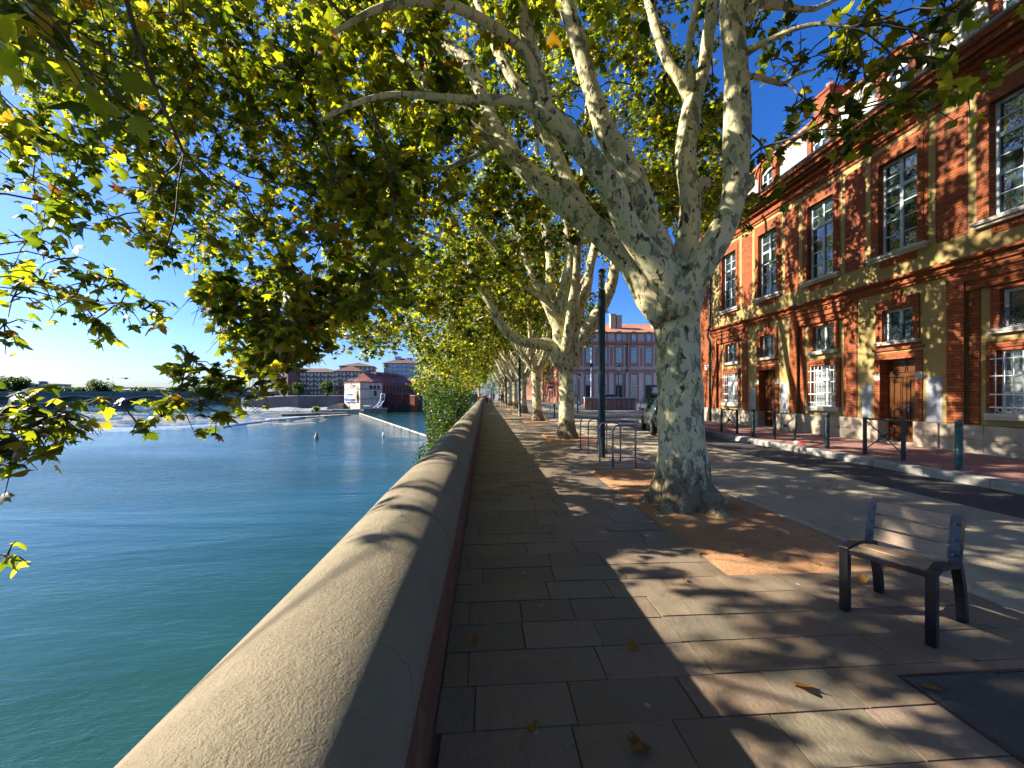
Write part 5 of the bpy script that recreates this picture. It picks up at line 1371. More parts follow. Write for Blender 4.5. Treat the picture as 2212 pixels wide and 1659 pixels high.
# terrace wall, hedge, lanterns, mast, signs on the square
b = MB()
b.box(9.6, 14.6, 37, 37.4, 0, 1.12); tw_ = thing('terrace_wall', (12, 37.2, 0), 'low brick terrace wall with stone top across the square', 'wall')
wpart(b, 'wall', M['pinkbrick'], tw_, (12,37.2,0)); b = MB(); b.box(9.55, 14.65, 36.93, 37.47, 1.12, 1.24); wpart(b, 'coping', M['sill'], tw_, (12,37.2,1.12))
b = MB()
for i in range(11):
    x = 9.7+i*.48; b.tube([(x,36.6,0),(x,36.6,1.02)], .03, 6)
b.tube([(9.6,36.6,1.0),(14.6,36.6,1.0)], .025, 6)
tag(b.build('railing', M['iron'], origin=(12,36.6,0)), 'dark iron railing in front of the low terrace wall', 'railing')
for i, (x, w_) in enumerate(((16.2,1.3),(19.3,1.5))):
    shrub(x, 37.4, 0, 1.7, w_, .6, 1800, .11, ('clipped dark hedge right of the terrace wall','second clipped dark hedge, behind the parked car')[i], 'hedge', 70+i, 'shrub', cat='hedge', group='hedges on the square')
tag(bpy.data.objects['hedge'], None)
def lantern(loc, h, label):
    t = thing('street_lantern', loc, label, 'street lamp', 'old-style street lanterns on the square')
    b = MB(); b.lathe([(.17,0),(.17,.12),(.11,.2),(.10,.9),(.06,1.0),(.045,h-.95),(.07,h-.92),(.03,h-.85)], n=12); b.build('post', M['lamp'], t)
    b = MB(); b.lathe([(.11,h-.84),(.25,h-.36)], n=6, smooth=False); b.build('glass', tg.mat, t)
    b = MB(); b.lathe([(.28,h-.36),(.30,h-.33),(.16,h-.16),(.06,h-.08),(.02,h)], n=6, smooth=False); b.build('roof', M['lamp'], t)
    return t
def SWx(xs, d, z=0): p = W(xs*.5603, 850, d); return Vector((p[0], p[1], z))
lantern(SWx(2384,44), 5.0, 'larger old-style lantern on the square, in front of the pink building')
lantern(SWx(2234,52), 4.4, 'smaller old-style lantern beside the white mast')
p = SWx(2279, 50); t = thing('signal_mast', p, 'slim white mast with a camera and signal box near the far lantern', 'mast')
b = MB(); b.lathe([(.09,0),(.08,3),(.06,7.4),(.01,7.5)], n=10); b.build('post', M['white'], t)
b = MB(); b.box(-.22,.22,-.2,.1,5.0,5.5); b.build('signal_box', M['iron'], t, bevel=.02)
b = MB(); b.tube([(0,0,4.7),(-.6,-.1,4.7)], .03, 6); b.ball((-.62,-.1,4.6), .14, 0, 10, 6); b.build('camera_dome', M['iron'], t)
def no_entry():
    p = SWx(2121, 36); t = thing('no_entry_sign', p, 'red round no-entry sign with a white bar on a thin post', 'road sign')
    b = MB(); b.tube([(0,0,0),(0,0,2.7)], .03, 8); b.build('post', M['galv'], t)
    b = MB(); b.tube([(0,-.04,2.35),(0,-.06,2.35)], [.33,.33], 24); b.build('disc', M['redlit'], t)
    b = MB(); b.box(-.24,.24,-.066,-.061,2.29,2.41); b.build('bar', M['white'], t)
no_entry()
p = SWx(2518, 46); t = thing('finger_sign', p, 'thin post with a dark direction board left of the near trunk', 'road sign')
b = MB(); b.tube([(0,0,0),(0,0,2.7)], .04, 8); b.build('post', M['galv'], t)
b = MB(); b.box(-.3,1.0,-.06,-.04,2.35,2.6); b.build('board', M['iron'], t)
bq = bollard().build('bollard', M['barrier'])
for i, (xs, d, lb) in enumerate(((2227,30.5,'thin dark bollard on the square beyond the second tree'),(2467,36,'dark bollard with pale top in front of the hedge'),(2137,25,'dark bollard at the street crossing left of the second trunk'))):
    o = bq if i == 0 else bq.copy()
    if i: COL.objects.link(o)
    o.location = SWx(xs, d); tag(o, lb, 'bollard', 'bollards on the square')
c_ = None
car(SWx(2300, 47), R(-85), M['carblack'], 'black car parked behind the low terrace wall')
# ================================================================== RIVER AND FAR BANK
def P3(xs, d, z=WZ): p = SWx(xs, d, z); return p
def facade_block(name, xs0, d0, xs1, d1, depth, z0, z1, floors, bays, wm, label, roofh=2.5, gl='glass', balc=True, ww=.32, hip=True, group=None, rm='aptroof', wh=.55, cat='building'):
    a, b = P3(xs0, d0, z0), P3(xs1, d1, z0); u = (b-a); L = u.length; u.normalize(); n = Vector((u[1],-u[0],0))   # n towards camera
    ang = math.atan2(u[1], u[0]); t = thing(name, a, label, cat, group, rz=ang)
    Hh = z1-z0
    w = MB(); w.box(0, L, 0, depth, 0, Hh); w.build('wall', wm, t)
    fh = Hh/floors; bw = L/bays
    g = MB(); g.box(-bw*ww, bw*ww, -.06, .05, 0, fh*wh); proto = None
    f = MB(); f.box(-bw*.46, bw*.46, -.9, 0, -.12, .02); f.box(-bw*.46, bw*.46, -.9, -.82, .02, fh*.28); bp = None; cnt = 0
    for r in range(floors):
        for c in range(bays):
            if proto is None: proto = g.build('window', M[gl], t); o = proto
            else: o = proto.copy(); COL.objects.link(o)
            o.location = ((c+.5)*bw, 0, r*fh+fh*.26)
            if balc and c % 2 == 0 and r >= floors*.4:
                if bp is None: bp = f.build('balcony', M['frame'], t); q = bp
                else: q = bp.copy(); COL.objects.link(q)
                q.location = ((c+.5)*bw, -.07, r*fh+fh*.12)
    e = .8; k = min(depth/2, L/2) if hip else 0
    w = MB(); w.add([(-e,-e,Hh),(L+e,-e,Hh),(L+e,depth+e,Hh),(-e,depth+e,Hh),(k,depth/2,Hh+roofh),(L-k,depth/2,Hh+roofh)],
        [(0,1,5,4),(1,2,5),(2,3,4,5),(3,0,4),(3,2,1,0)]); w.box(-e, L+e, -e-.01, depth+e, Hh-.3, Hh-.01); w.build('roof', M[rm], t)
    return t
# far embankment
em = MB()
top = [P3(-900,262,-.6),P3(930,262,-.6),P3(938,172,-.6),P3(1150,168,.6),P3(1310,166,.6),P3(1600,176,.6),P3(1720,190,.6),P3(1900,1400,1),P3(-900,1400,1)]
em.add(top, [tuple(range(len(top)))]); bot = [Vector((p[0],p[1],WZ-2)) for p in top]; k = len(top)
em.add(top+bot, [(i, k+i, k+(i+1)%k, (i+1)%k) for i in range(k)])
M['embank'] = simple('embankment_stone', (.06,.065,.08), .95, var=.35, scale=.15, bump=.3, bs=1)
setting('far_bank', em, M['embank'])
e2 = MB(); 
q0, q1 = P3(905,165), P3(1306,161)
for j in range(24):
    a = q0.lerp(q1, j/24); b_ = q0.lerp(q1, (j+1)/24); n_ = Vector((0,-1.0,0))
    z_ = WZ+1.1+.3*math.sin(j*.7)
    e2.add([a+n_*3, b_+n_*3, b_+n_*1.2+V3(0,0,z_-WZ-.8), a+n_*1.2+V3(0,0,z_-WZ-.8), b_+n_*-2+V3(0,0,z_-WZ), a+n_*-2+V3(0,0,z_-WZ)], [(0,1,2,3),(3,2,4,5)], 0, True)
setting('embankment_apron', e2, simple('wet_apron_stone', (.22,.23,.24), .7, var=.3, scale=.3, bump=.3, bs=2))
# red brick apartment complex
M['aptroof'] = simple('shaded_apartment_roof', (.12,.06,.045), .9, var=.15, scale=.3, bump=0)  # shaded side of the roofs painted in as a dull dark red-brown
M['apt'] = brick_mat('apartment_brick', (.24,.105,.085), (.29,.13,.10), (.25,.18,.15), .8, .2, .02, .3)
M['apt_grey'] = simple('grey_blue_render', (.36,.43,.52), .9, var=.08, scale=.3, bump=0)
facade_block('apartment_block', 1048, 205, 1110, 200, 14, .6, 14.5, 6, 4, M['apt'], 'corner tower of the red brick apartments at the left end', 2)
facade_block('apartment_block', 1112, 206, 1292, 208, 14, .6, 13.0, 5, 13, M['apt'], 'long wing of the red brick apartments with rows of balconies', 2.4)
facade_block('apartment_block', 1292, 204, 1392, 206, 14, .6, 13.4, 5, 7, M['apt'], 'red brick apartment wing with a wide low gable above the tower', 3.4)
facade_block('apartment_block', 1310, 245, 1440, 250, 20, .6, 19.0, 6, 8, M['apt'], 'taller stepped apartment block rising behind the gabled wing', 3.0)
t = facade_block('grey_apartment_block', 1480, 262, 1602, 262, 16, .6, 22.0, 8, 7, M['apt_grey'], 'pale blue-grey apartment block with hipped roof behind the brick plant', 4.0)
b = MB(); b.box(6, 9.5, 5, 8, 22, 26.5); b.box(14, 17, 6, 9, 22, 25.6); b.build('roof_lantern', M['apt_grey'], t)
# weir tower (rendered) -----------------------------------------------------
def rot_thing(name, p, deg, label, cat, group=None): return thing(name, p, label, cat, group, rz=R(deg))
TA = -PSI*57.2958
M['towerwall'] = simple('tower_render', (.56,.48,.37), .9, var=.18, scale=.5, bump=.2, bs=3)
TW = rot_thing('weir_tower', P3(1388,148,WZ+.3), TA-32, 'square cream-rendered tower standing at the water by the weir', 'tower')
# local frame: -x runs along the front face to the left, +y along the side face away
th = 11.4
w = MB(); w.box(-9.6, 0, 0, 10.4, 0, th-.5); w.build('wall', M['towerwall'], TW)
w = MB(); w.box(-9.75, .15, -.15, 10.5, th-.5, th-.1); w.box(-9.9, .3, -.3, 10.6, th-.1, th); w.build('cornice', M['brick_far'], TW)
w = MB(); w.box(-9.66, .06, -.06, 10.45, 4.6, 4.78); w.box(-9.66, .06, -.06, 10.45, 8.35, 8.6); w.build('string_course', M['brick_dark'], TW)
w = MB(); w.box(-.02,.05,6.4,7.6,5.8,7.9); w.build('slot_window', M['dark'], TW)
for y in (5.0, 6.8, 8.6):
    w = MB(); w.tube([(-.02,y,9.3),(.05,y,9.3)], [.7,.7], 14); w.build('round_window', M['dark'], TW)
w = MB(); w.box(-6.6,-6.2,-.05,.02,1.3,2.2); w.build('slit', M['dark'], TW)
w = MB()
for i in range(9): x = -8.6+i*1.05; w.tube([(x,.1,th),(x+.3,.6,th+1.0)], .05, 5)
w.tube([(-8.3,.6,th+1.0),(.2,.6,th+1.0)], .05, 5)
for i in range(8): y = .6+i*1.3; w.tube([(-.1,y,th),(-.5,y-.3,th+1.1)], .06, 5)
w.build('roof_railing', M['galv'], TW)
w = MB(); 
# weathered relief on the upper wall: an animal form
for (x, z, r, s_) in ((-4.2,9.75,.42,.6),(-3.7,9.75,.45,.55),(-3.1,9.8,.36,.6),(-5.0,10.1,.28,1.1),(-5.2,10.5,.2,1.0),(-5.7,9.5,.2,1.2),(-5.4,9.1,.2,.9),(-4.7,9.1,.2,.9)): w.tube([(x,-.07,z),(x,.0,z)], [r*.8,r], 10)
for (x0, z0, x1, z1) in ((-3.2,9.4,-2.8,9.0),(-3.7,9.4,-3.6,9.0),(-2.6,9.7,-1.6,8.9),(-2.2,9.8,-1.1,8.9)): w.tube([(x0,-.04,z0),(x1,-.04,z1)], .07, 5)
w.build('wall_relief', M['rock'], TW)
# banner
BNR = rot_thing('banner', TW.location+Matrix.Rotation(R(TA-32),3,'Z')@Vector((-4.9,-.25,3.6)), TA-32, 'wide white banner with a blue foot and coloured letters hung on the cream tower', 'banner')
M['bwhite'] = simple('banner_cloth', (.72,.76,.80), .7, var=.05, bump=.1, bs=2); M['bblue'] = simple('banner_blue', (.06,.12,.42), .7, var=.1); M['borange'] = simple('banner_orange', (.62,.36,.08), .7, var=.3, scale=1.5)
M['bviolet'] = simple('banner_violet', (.24,.18,.42), .7); M['bgreen'] = simple('banner_green', (.10,.32,.16), .7); M['bred'] = simple('banner_red', (.50,.14,.16), .7)
def cloth(x0, x1, z0, z1, off, nx=16, nz=8):
    b = MB(); vs = []
    for j in range(nz+1):
        for i in range(nx+1):
            x = x0+(x1-x0)*i/nx; z = z0+(z1-z0)*j/nz
            sag = .12*math.sin(math.pi*(x+3.9)/7.8); y = -off-.10*math.sin(x*1.7+z*1.1)-.06*math.sin(z*2.3-x)
            vs.append((x, y, z-(sag if z < 1 else 0)))
    b.add(vs, [(j*(nx+1)+i, j*(nx+1)+i+1, (j+1)*(nx+1)+i+1, (j+1)*(nx+1)+i) for j in range(nz) for i in range(nx)], 0, True); return b
b = cloth(-3.9,3.6,0,4.75,.1); b.build('cloth', M['bwhite'], BNR)
cloth(-3.8,2.7,.25,1.25,.14).build('blue_band', M['bblue'], BNR)
b = cloth(2.5,3.6,.2,3.9,.14); b.build('orange_panel', M['borange'], BNR)
wd_ = [('violet', -3.4, .95), ('violet', -2.4, .8), ('green', -1.5, .55), ('green', -.85, .5), ('violet', -.3, .2), ('red', -.02, .55), ('red', .62, .7)]
for kx, x, ww in wd_:
    b = cloth(x, x+ww*.9, 2.45, 3.1, .15, 3, 2); b.build('lettering', M['b'+kx], BNR)
b = cloth(-3.2,.9,1.95,2.12,.15,8,1); b.build('lettering', M['bviolet'], BNR)
# slipway of pale stone left of the tower, platform and rake right of it
sl = MB(); a = P3(1242,144); b_ = P3(1308,148); n_ = V3(0,10,0)
sl.add([a, b_, b_+V3(0,0,3.4), a+V3(1.2,0,.9), a+n_, b_+n_, b_+n_+V3(0,0,3.4), a+n_+V3(1.2,0,.9), a.lerp(b_,.35)+V3(0,0,2.3), a.lerp(b_,.35)+n_+V3(0,0,2.3)],
       [(0,1,2,8,3),(4,7,9,6,5),(3,8,9,7),(8,2,6,9),(0,3,7,4),(1,5,6,2)])
tag(sl.build('slipway', M['weir'], origin=a), 'pale sloping stone slipway at the left foot of the cream tower', 'slipway')
for i, (x0, d0, x1, d1, w_, h_, lb) in enumerate(((1040,103,1352,126,2.2,.45,'long low pale stone jetty in the water before the tower'),(1085,122,1340,132,2.5,.7,'darker stone jetty behind the pale one'),(1200,140,1400,142,3,1.3,'stone footing at the foot of the cream tower'))):
    a, b_ = P3(x0,d0,WZ), P3(x1,d1,WZ); q = MB(); u = (b_-a).normalized(); s_ = Vector((-u[1],u[0],0))
    for j in range(10):
        p0, p1 = a.lerp(b_, j/10+.002), a.lerp(b_, (j+1)/10-.002); hh = h_*random.uniform(.8,1.1)
        q.add([p0-V3(0,0,.5), p1-V3(0,0,.5), p1+s_*w_-V3(0,0,.5), p0+s_*w_-V3(0,0,.5), p0+V3(0,0,hh), p1+V3(0,0,hh), p1+s_*w_+V3(0,0,hh), p0+s_*w_+V3(0,0,hh)], [(4,5,6,7),(0,1,5,4),(1,2,6,5),(2,3,7,6),(3,0,4,7)])
    tag(q.build('jetty', M['weir'] if i != 1 else M['rock'], origin=a), lb, 'jetty', 'stone jetties by the weir')
shrub(P3(1222,137)[0], P3(1222,137)[1], WZ+.4, WZ+2.6, 1.6, 1.2, 900, .35, 'small green bush growing on the stone jetty left of the tower', 'bush', 33, 'leaf', cat='bush', group='bushes by the weir')
pf = rot_thing('platform', P3(1400,141,WZ+.9), TA, 'steel platform on posts at the water right of the tower', 'platform')
b = MB(); b.box(0,8.2,0,2.5,.6,.85); b.build('deck', M['galv'], pf)
b = MB(); b.box(.2,8,.2,2.2,-1.5,.6); b.build('float', M['rock'], pf)
b = MB(); 
for i in range(6): b.tube([(i*1.6,0.05,.85),(i*1.6,0.05,1.7)], .05, 5)
b.tube([(0,.05,1.7),(8,.05,1.7)], .05, 5); b.build('handrail', M['galv'], pf)
rk_ = rot_thing('trash_rake', P3(1440,146,WZ+1.7), TA, 'tall white lattice rake leaning against the dark sluice', 'lattice rake')
b = MB(); pts = [(0,0,0),(1.2,.4,1.0),(2.2,1,2.8),(2.4,1.2,5.2)]
for dx in (0, 1.5): b.tube([(p_[0]+dx,p_[1],p_[2]) for p_ in pts], .12, 6)
for (x, y, z) in ((.6,.2,.5),(1.2,.4,1.0),(1.7,.7,1.9),(2.2,1,2.8),(2.3,1.1,4.0),(2.4,1.2,5.2)): b.tube([(x,y,z),(x+1.5,y,z)], .1, 5)
b.tube([(1.2,.4,1.0),(3.7,1,2.8)], .08, 5); b.tube([(2.2,1,2.8),(3.9,1.2,5.2)], .08, 5); b.build('lattice', M['white'], rk_)
# hydro plant -------------------------------------------------------------
HP = rot_thing('brick_plant', P3(1444,166,WZ), TA-20, 'red brick power plant with gabled roof and tall narrow windows behind the cream tower', 'building')
z1, zr = 12.2, 16.2; gw = 11.0; sl_ = 27.0
w = MB(); w.box(-gw, 0, 0, sl_, 6.6, z1); w.add([(-gw,0,z1),(0,0,z1),(-gw/2,0,zr-.2),(-gw,sl_,z1),(0,sl_,z1),(-gw/2,sl_,zr-.2)], [(0,1,2),(5,4,3)]); w.build('wall', M['brick_far'], HP)
M['redroof'] = simple('dull_red_roof', (.24,.075,.055), .8, var=.15, scale=.3, bump=.2)
w = MB(); e = .8
w.add([(-gw-e,-e,z1-.45),(-gw/2,-e,zr),(e,-e,z1-.45),(-gw-e,sl_+e,z1-.45),(-gw/2,sl_+e,zr),(e,sl_+e,z1-.45)], [(0,1,4,3),(1,2,5,4),(0,2,1),(3,4,5),(0,3,5,2)]); w.box(-gw/2-1.5,-gw/2+1.5,6,22,zr-.6,zr+.5); w.build('roof', M['redroof'], HP)
for i in range(11):
    y = 1.6+i*2.35
    b = MB(); b.box(.0,.06,y-.5,y+.5,7.2,10.2); b.tube([(0,y,10.2),(.06,y,10.2)], [.5,.5], 12); b.build('window', M['dark'], HP)
b = MB()
for i in range(12): y = .45+i*2.35; b.box(0,.25,y-.25,y+.25,6.7,z1-.6)
b.box(0,.3,0,sl_,z1-1.0,z1-.5); b.build('pilasters', M['brick_far'], HP)
w = MB(); w.box(-8,1.2,sl_+.9,sl_+12,6.6,11.6); w.build('wing', M['brick_far'], HP)
w = MB(); w.add([(-8.5,sl_+.85,11.6),(2.0,sl_+.85,11.6),(2.0,sl_+12.5,11.6),(-8.5,sl_+12.5,11.6),(-8.5,sl_+6.5,14.6),(2.0,sl_+6.5,14.6)], [(0,1,5,4),(2,3,4,5),(1,2,5),(0,4,3)]); w.build('wing_roof', M['tile'], HP)
b = MB(); b.box(1.2,1.28,sl_+4,sl_+6,7.3,10.2); b.build('window', M['dark'], HP)
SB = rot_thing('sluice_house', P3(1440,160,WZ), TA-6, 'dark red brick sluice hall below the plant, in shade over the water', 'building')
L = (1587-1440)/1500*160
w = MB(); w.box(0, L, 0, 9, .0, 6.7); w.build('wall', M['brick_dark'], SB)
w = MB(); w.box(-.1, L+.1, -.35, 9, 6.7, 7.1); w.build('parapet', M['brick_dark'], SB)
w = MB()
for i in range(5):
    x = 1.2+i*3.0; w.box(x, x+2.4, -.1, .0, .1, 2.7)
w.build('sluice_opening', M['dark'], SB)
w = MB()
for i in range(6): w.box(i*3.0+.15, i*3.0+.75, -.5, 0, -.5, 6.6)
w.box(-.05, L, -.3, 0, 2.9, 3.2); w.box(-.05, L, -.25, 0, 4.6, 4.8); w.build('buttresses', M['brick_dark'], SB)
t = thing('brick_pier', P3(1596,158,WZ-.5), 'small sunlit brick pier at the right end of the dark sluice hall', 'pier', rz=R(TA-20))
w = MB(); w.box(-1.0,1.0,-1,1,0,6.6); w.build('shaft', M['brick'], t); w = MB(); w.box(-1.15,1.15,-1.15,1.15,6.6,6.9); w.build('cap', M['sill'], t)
# floating boom and buoys ---------------------------------------------------
a, b_ = P3(1386,137,WZ+.12), P3(1712,56,WZ+.12)
bo = MB(); prv = None
for i in range(14):
    p0, p1 = a.lerp(b_, i/14+.001), a.lerp(b_, (i+1)/14-.003); off = V3(.25*math.sin(i*.9), 0, 0)*.6
    bo.tube([p0, p0.lerp(p1,.04), p0.lerp(p1,.96), p1], [.10,.17,.17,.10], 10)
tag(bo.build('floating_boom', M['weir'], origin=a), 'long pale floating boom of pipes lying across the river', 'boom')
for (xs, ys, r, lb) in ((1220,1692,.32,'yellowish cone-topped buoy, nearer of the two on the water'),(1477,1686,.17,'small white round buoy near the floating boom')):
    d = 1500*7.1/(ys-1517); p = P3(xs, d); t = thing('buoy', p, lb, 'buoy')
    b = MB(); b.lathe([(r*.2,-.2),(r*.9,-.05),(r,.18),(r*.85,.42),(r*.45,.8),(r*.12,1.0 if r > .2 else .3)], n=14); b.build('float', M['weir'] if r > .2 else M['white'], t)
    b = MB(); b.lathe([(r*1.01,.1),(r*1.02,.2)], n=14); b.build('band', M['rock'], t)
# weir -----------------------------------------------------------------------
wr = MB(); pts = []
line = [(-700,62.0,5.5),(150,66,5.2),(480,72,4.8),(700,77,3.6),(900,85,2.6),(1040,98,2),(1180,112,1.6)]
for (x0,d0,w0),(x1,d1,w1) in zip(line, line[1:]):
    for j in range(16): f = j/16; pts.append((x0+(x1-x0)*f, d0+(d1-d0)*f, w0+(w1-w0)*f))
vs = []; nx = 6
for i, (x, d, w_) in enumerate(pts):
    for j in range(nx+1):
        q = j/nx; p = P3(x, d+w_*q, WZ); z = WZ+.03+.42*math.sin(min(1,q*1.25)*math.pi*.5)*(1 if q < .85 else .6)+.03*math.sin(i*1.7+j)
        if j in (0, nx): z = WZ-.1 if j == 0 else WZ-.05
        vs.append((p[0], p[1], z))
wr.add(vs, [(i*(nx+1)+j, i*(nx+1)+j+1, (i+1)*(nx+1)+j+1, (i+1)*(nx+1)+j) for i in range(len(pts)-1) for j in range(nx)], 0, True)
wr.f = [f[::-1] for f in wr.f]
tag(wr.build('weir', M['foam'], origin=P3(500,75)), 'long low weir with a smooth pale sheet of water across the river', 'weir')
rk2 = MB(); rr = random.Random(9)
for i in range(260):
    xs = rr.uniform(150, 1250); d = rr.choice((rr.uniform(86,150), rr.uniform(90,120))); s_ = rr.uniform(.3,1.5)
    p = P3(xs, d); n = 7; top_ = []; 
    vs = [(p[0]+s_*1.9*math.cos(2*math.pi*k/n)*rr.uniform(.7,1.2), p[1]+s_*math.sin(2*math.pi*k/n)*rr.uniform(.7,1.2), WZ-.1) for k in range(n)]
    vs += [(p[0]+(v[0]-p[0])*.6, p[1]+(v[1]-p[1])*.6, WZ+rr.uniform(.03,.16)*s_) for v in vs]
    rk2.add(vs, [(k,(k+1)%n,n+(k+1)%n,n+k) for k in range(n)]+[tuple(range(n,2*n))], 0, True)
o = rk2.build('river_rocks', M['rock']); tag(o, 'low dark stones breaking the shallow water beyond the weir', 'rocks', kind='stuff')
# bridge -----------------------------------------------------------------------
BA, BB = P3(-420, 166, WZ), P3(1030, 202, WZ)
L = (BB-BA).length; ang = math.atan2(BB[1]-BA[1], BB[0]-BA[0])
BR = thing('road_bridge', BA, 'long grey road bridge of low stone arches across the river at left', 'bridge', rz=ang)
# pier positions along the deck
def along(xs):
    r_ = W(xs*.5603, 850, 1)-Vector((0,0,H)); u = (BB-BA).normalized()
    det = r_[0]*(-u[1])+u[0]*r_[1]; s_ = (BA[0]*r_[1]-BA[1]*r_[0])/(u[1]*r_[0]-u[0]*r_[1]); return s_
piers = [along(x) for x in (-130, 150, 443, 727, 985)]
zt, zd = 2.5-WZ, 1.3-WZ
def under(x):
    for a_, b2_ in zip([-20]+piers, piers+[L+20]):
        if a_ <= x <= b2_:
            c = (a_+b2_)/2; hw = (b2_-a_)/2-1.3; q = (x-c)/hw
            return None if abs(q) >= 1 else 1.2+(4.6)*math.sqrt(max(0,1-q*q))**1.2
w = MB(); N_ = 220; prev = None; dep = 11
for i in range(N_+1):
    x = L*i/N_; u_ = under(x); zb = -1 if u_ is None else u_
    cur = (x, zb)
    if prev is not None:
        x0, zb0 = prev
        w.add([(x0,0,zb0),(x,0,zb),(x,0,zd),(x0,0,zd),(x0,dep,zb0),(x,dep,zb),(x,dep,zd),(x0,dep,zd)], [(0,1,2,3),(5,4,7,6),(1,0,4,5)])
    prev = cur
w.build('arches', M['bridge'], BR)
w = MB(); w.box(-20, L+20, -.5, dep+.5, zd, zd+.35); w.build('deck', M['bridge'], BR)
w = MB(); w.box(-20, L+20, -.45, -.25, zd+.35, zt); w.box(-20,L+20,-.55,-.15,zt,zt+.12); w.build('parapet', M['bridge'], BR)
for p_ in piers:
    w = MB(); w.add([(p_-3.2,-1,-1),(p_,-4.6,-1),(p_+3.2,-1,-1),(p_-1.9,-.4,2.3),(p_,-2.6,1.9),(p_+1.9,-.4,2.3)], [(0,1,4,3),(1,2,5,4),(3,4,5),(0,3,5,2)]); w.build('cutwater', M['bridge'], BR)
w = MB()
for a_, b2_ in zip(piers, piers[1:]):
    c = (a_+b2_)/2; hw = (b2_-a_)/2-1.3; pr = []
    for k in range(25):
        q = -1+2*k/24; pr.append((c+q*hw*.999, -.12, 1.2+4.6*math.sqrt(max(0,1-q*q))**1.2+.25))
    w.tube(pr, .28, 6)
w.build('arch_rings', M['weir'], BR)
# skyline beyond the bridge
M['faded'] = simple('faded_houses', (.36,.33,.31), .9, var=.15, scale=.05, bump=0); M['faded2'] = simple('faded_white', (.52,.52,.52), .9, var=.1, scale=.05, bump=0)
for i, (x0, x1, d, ht, fl, by, m_, lb) in enumerate(((-60,75,330,9.5,3,6,'faded','low grey building at the far left skyline'),(75,222,350,10,3,8,'faded','long flat grey building left on the skyline'),(150,178,352,12.5,1,2,'faded','small rooftop block on the long grey skyline building'),(240,330,420,8,2,6,'faded','low building between skyline trees, left of the round tree'),(405,610,520,9.5,2,12,'faded','long distant building right of the round tree'),(455,520,380,5.5,1,4,'faded2','white-roofed shed behind the bridge parapet'),(555,640,400,6.0,1,5,'faded2','pale low shed near the hanging leaves'),(640,900,480,8.5,2,10,'faded','distant low building row behind the leaves'))):
    facade_block('distant_building', x0, d, x1, d+3, 12, -.6, ht, fl, by, M[m_], lb, roofh=.8, balc=False, hip=True, group='distant buildings beyond the bridge', rm='embank' if m_ == 'faded' else 'faded2')
def far_tree(xs, d, w_, z1, label, seed):
    p = P3(xs, d, -.6); t = thing('distant_tree', p, label, 'tree', 'distant trees beyond the bridge')
    global rng; rng = np.random.default_rng(seed); random.seed(seed)
    b = MB(); b.tube([p-V3(0,0,.5), p+V3(0,0,z1*.5)], [.5,.3], 6, 0); wpart(b, 'trunk', M['twig'], t, p)
    P = []; Hc = z1+.6
    lobes = [(random.uniform(-.5,.5)*w_, random.uniform(-.4,.4)*w_, random.uniform(.35,.78)*Hc, random.uniform(.24,.34)*w_) for _ in range(12)]
    for k in range(2200):
        l_ = lobes[k % 12]; v = rng.normal(size=3); v /= np.linalg.norm(v); q = rng.uniform(.75,1.05)
        P.append((p[0]+l_[0]*.6+v[0]*l_[3]*q, p[1]+l_[1]*.6+v[1]*l_[3]*q, max(-.3, p[2]+l_[2]+v[2]*min(l_[3], Hc-l_[2])*q)))
    leaf_mesh('crown', np.array(P), w_*.09*rng.uniform(.6,1.2,2200), 'far', M['shrub'], t)
for i, (xs, d, w_, z1, lb) in enumerate(((385,300,13,13.2,'round dark tree standing highest on the bridge skyline'),(60,300,18,15.0,'broad dark tree at the far left of the skyline'),(-30,280,16,12,'dark tree at the left frame edge'),(215,330,15,7.5,'yellowish tree before the long grey skyline building'),(270,330,14,7.0,'low green trees left of the round tree'),(320,320,12,6.2,'small tree just left of the round tree'),(420,310,10,5.5,'low bushes right of the round tree'),(540,360,16,7.2,'yellow-green tree right of the crane'),(600,340,13,5.8,'low tree behind the bridge near the hanging leaves'),(690,330,15,7,'tree at the right end of the bridge'),(800,300,18,8,'tree mass beyond the hanging leaf spray'),(900,270,14,8,'tree at the bridge head near the embankment'))):
    far_tree(xs, d, w_, z1, lb, 200+i)
for i, (xs, d, w_, z1, lb) in enumerate(((1262,192,6,8.3,'pale green tree on the embankment left of the tower'),(1150,190,5.5,7.5,'green tree on the embankment behind the hanging leaves'),(1615,175,5,8,'dark tree right of the brick plant'))):
    far_tree(xs, d, w_, z1, lb, 230+i)
p = P3(436, 620, 0); CR = thing('tower_crane', p, 'pale tower crane with level jib on the skyline right of the round tree', 'crane')
b = MB()
for s in (-1,1): b.tube([(s*1.0,0,0),(s*1.0,0,27)], .3, 4)
for k in range(9): b.tube([(-1,0,k*3),(1,0,k*3+3)], .2, 4)
b.build('mast', M['white'], CR); b = MB(); b.tube([(-9,0,26),(24,0,26)], .5, 4); b.tube([(0,0,30),(20,0,26.4)], .15, 4); b.tube([(0,0,30),(-8,0,26.4)], .15, 4); b.tube([(0,0,26),(0,0,30)], .4, 4); b.build('jib', M['white'], CR)
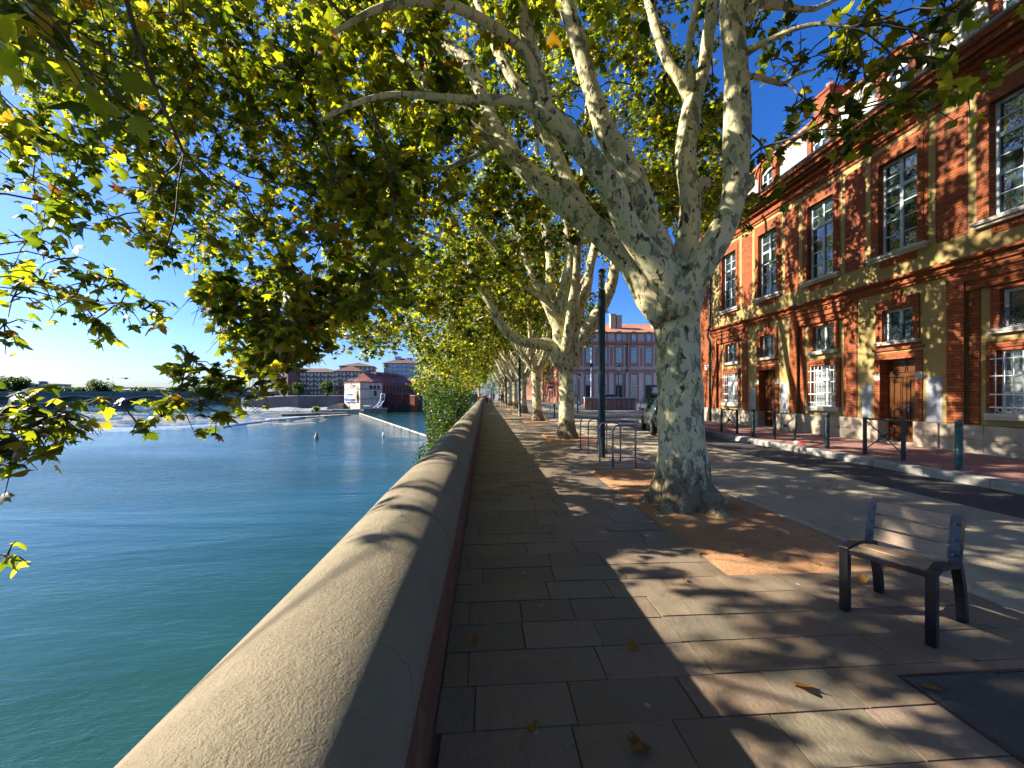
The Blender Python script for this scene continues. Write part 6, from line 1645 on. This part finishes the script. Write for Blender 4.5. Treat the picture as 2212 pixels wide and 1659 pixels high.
b = MB(); b.box(-9,-6,-1,1,23.6,25.8); b.box(18,21,-1,1,24.4,27); b.build('counterweight', M['iron'], CR)
# ================================================================== LIGHT
ELEV, AZ = R(34), R(8)        # sun on the river side, slightly ahead
w = bpy.data.worlds.new('World'); sc.world = w; w.use_nodes = True; nt = w.node_tree
bg = nt.nodes['Background']; sky = nt.nodes.new('ShaderNodeTexSky'); sky.sky_type = 'NISHITA'; sky.sun_disc = False
sd = Vector((-math.cos(AZ)*math.cos(ELEV), math.sin(AZ)*math.cos(ELEV), math.sin(ELEV)))
sky.sun_elevation = ELEV; sky.sun_rotation = math.atan2(sd[0], sd[1]) % (2*math.pi)
sky.air_density = 1.0; sky.dust_density = 1.2; sky.ozone_density = 3.0; sky.altitude = 100
hs = nt.nodes.new('ShaderNodeHueSaturation'); hs.inputs['Saturation'].default_value = 1.3; hs.inputs['Value'].default_value = 1.0
nt.links.new(sky.outputs[0], hs.inputs['Color']); mt = nt.nodes.new('ShaderNodeMix'); mt.data_type = 'RGBA'; mt.blend_type = 'MULTIPLY'; mt.inputs[0].default_value = 1; mt.inputs[7].default_value = (.80,1.03,1.55,1)
nt.links.new(hs.outputs[0], mt.inputs[6]); nt.links.new(mt.outputs[2], bg.inputs[0]); bg.inputs[1].default_value = .052
sl = bpy.data.lights.new('sun', 'SUN'); so = bpy.data.objects.new('sun', sl); COL.objects.link(so)
sl.energy = 5; sl.angle = R(.53); sl.color = (1, .93, .80)
so.rotation_euler = sd.to_track_quat('Z', 'Y').to_euler(); so.location = (-20, 5, 30)
vs_ = sc.view_settings; vs_.view_transform = 'Standard'; vs_.look = 'None'; vs_.exposure = 1.6; vs_.gamma = 1
c = sc.cycles
c.max_bounces = 5; c.diffuse_bounces = 1; c.glossy_bounces = 2; c.transmission_bounces = 4; c.transparent_max_bounces = 6; c.volume_bounces = 0
c.use_adaptive_sampling = True; c.adaptive_threshold = .03; c.adaptive_min_samples = 24
c.use_denoising = True; c.denoiser = 'OPENIMAGEDENOISE'; c.caustics_reflective = False; c.caustics_refractive = False
c.sample_clamp_indirect = 6
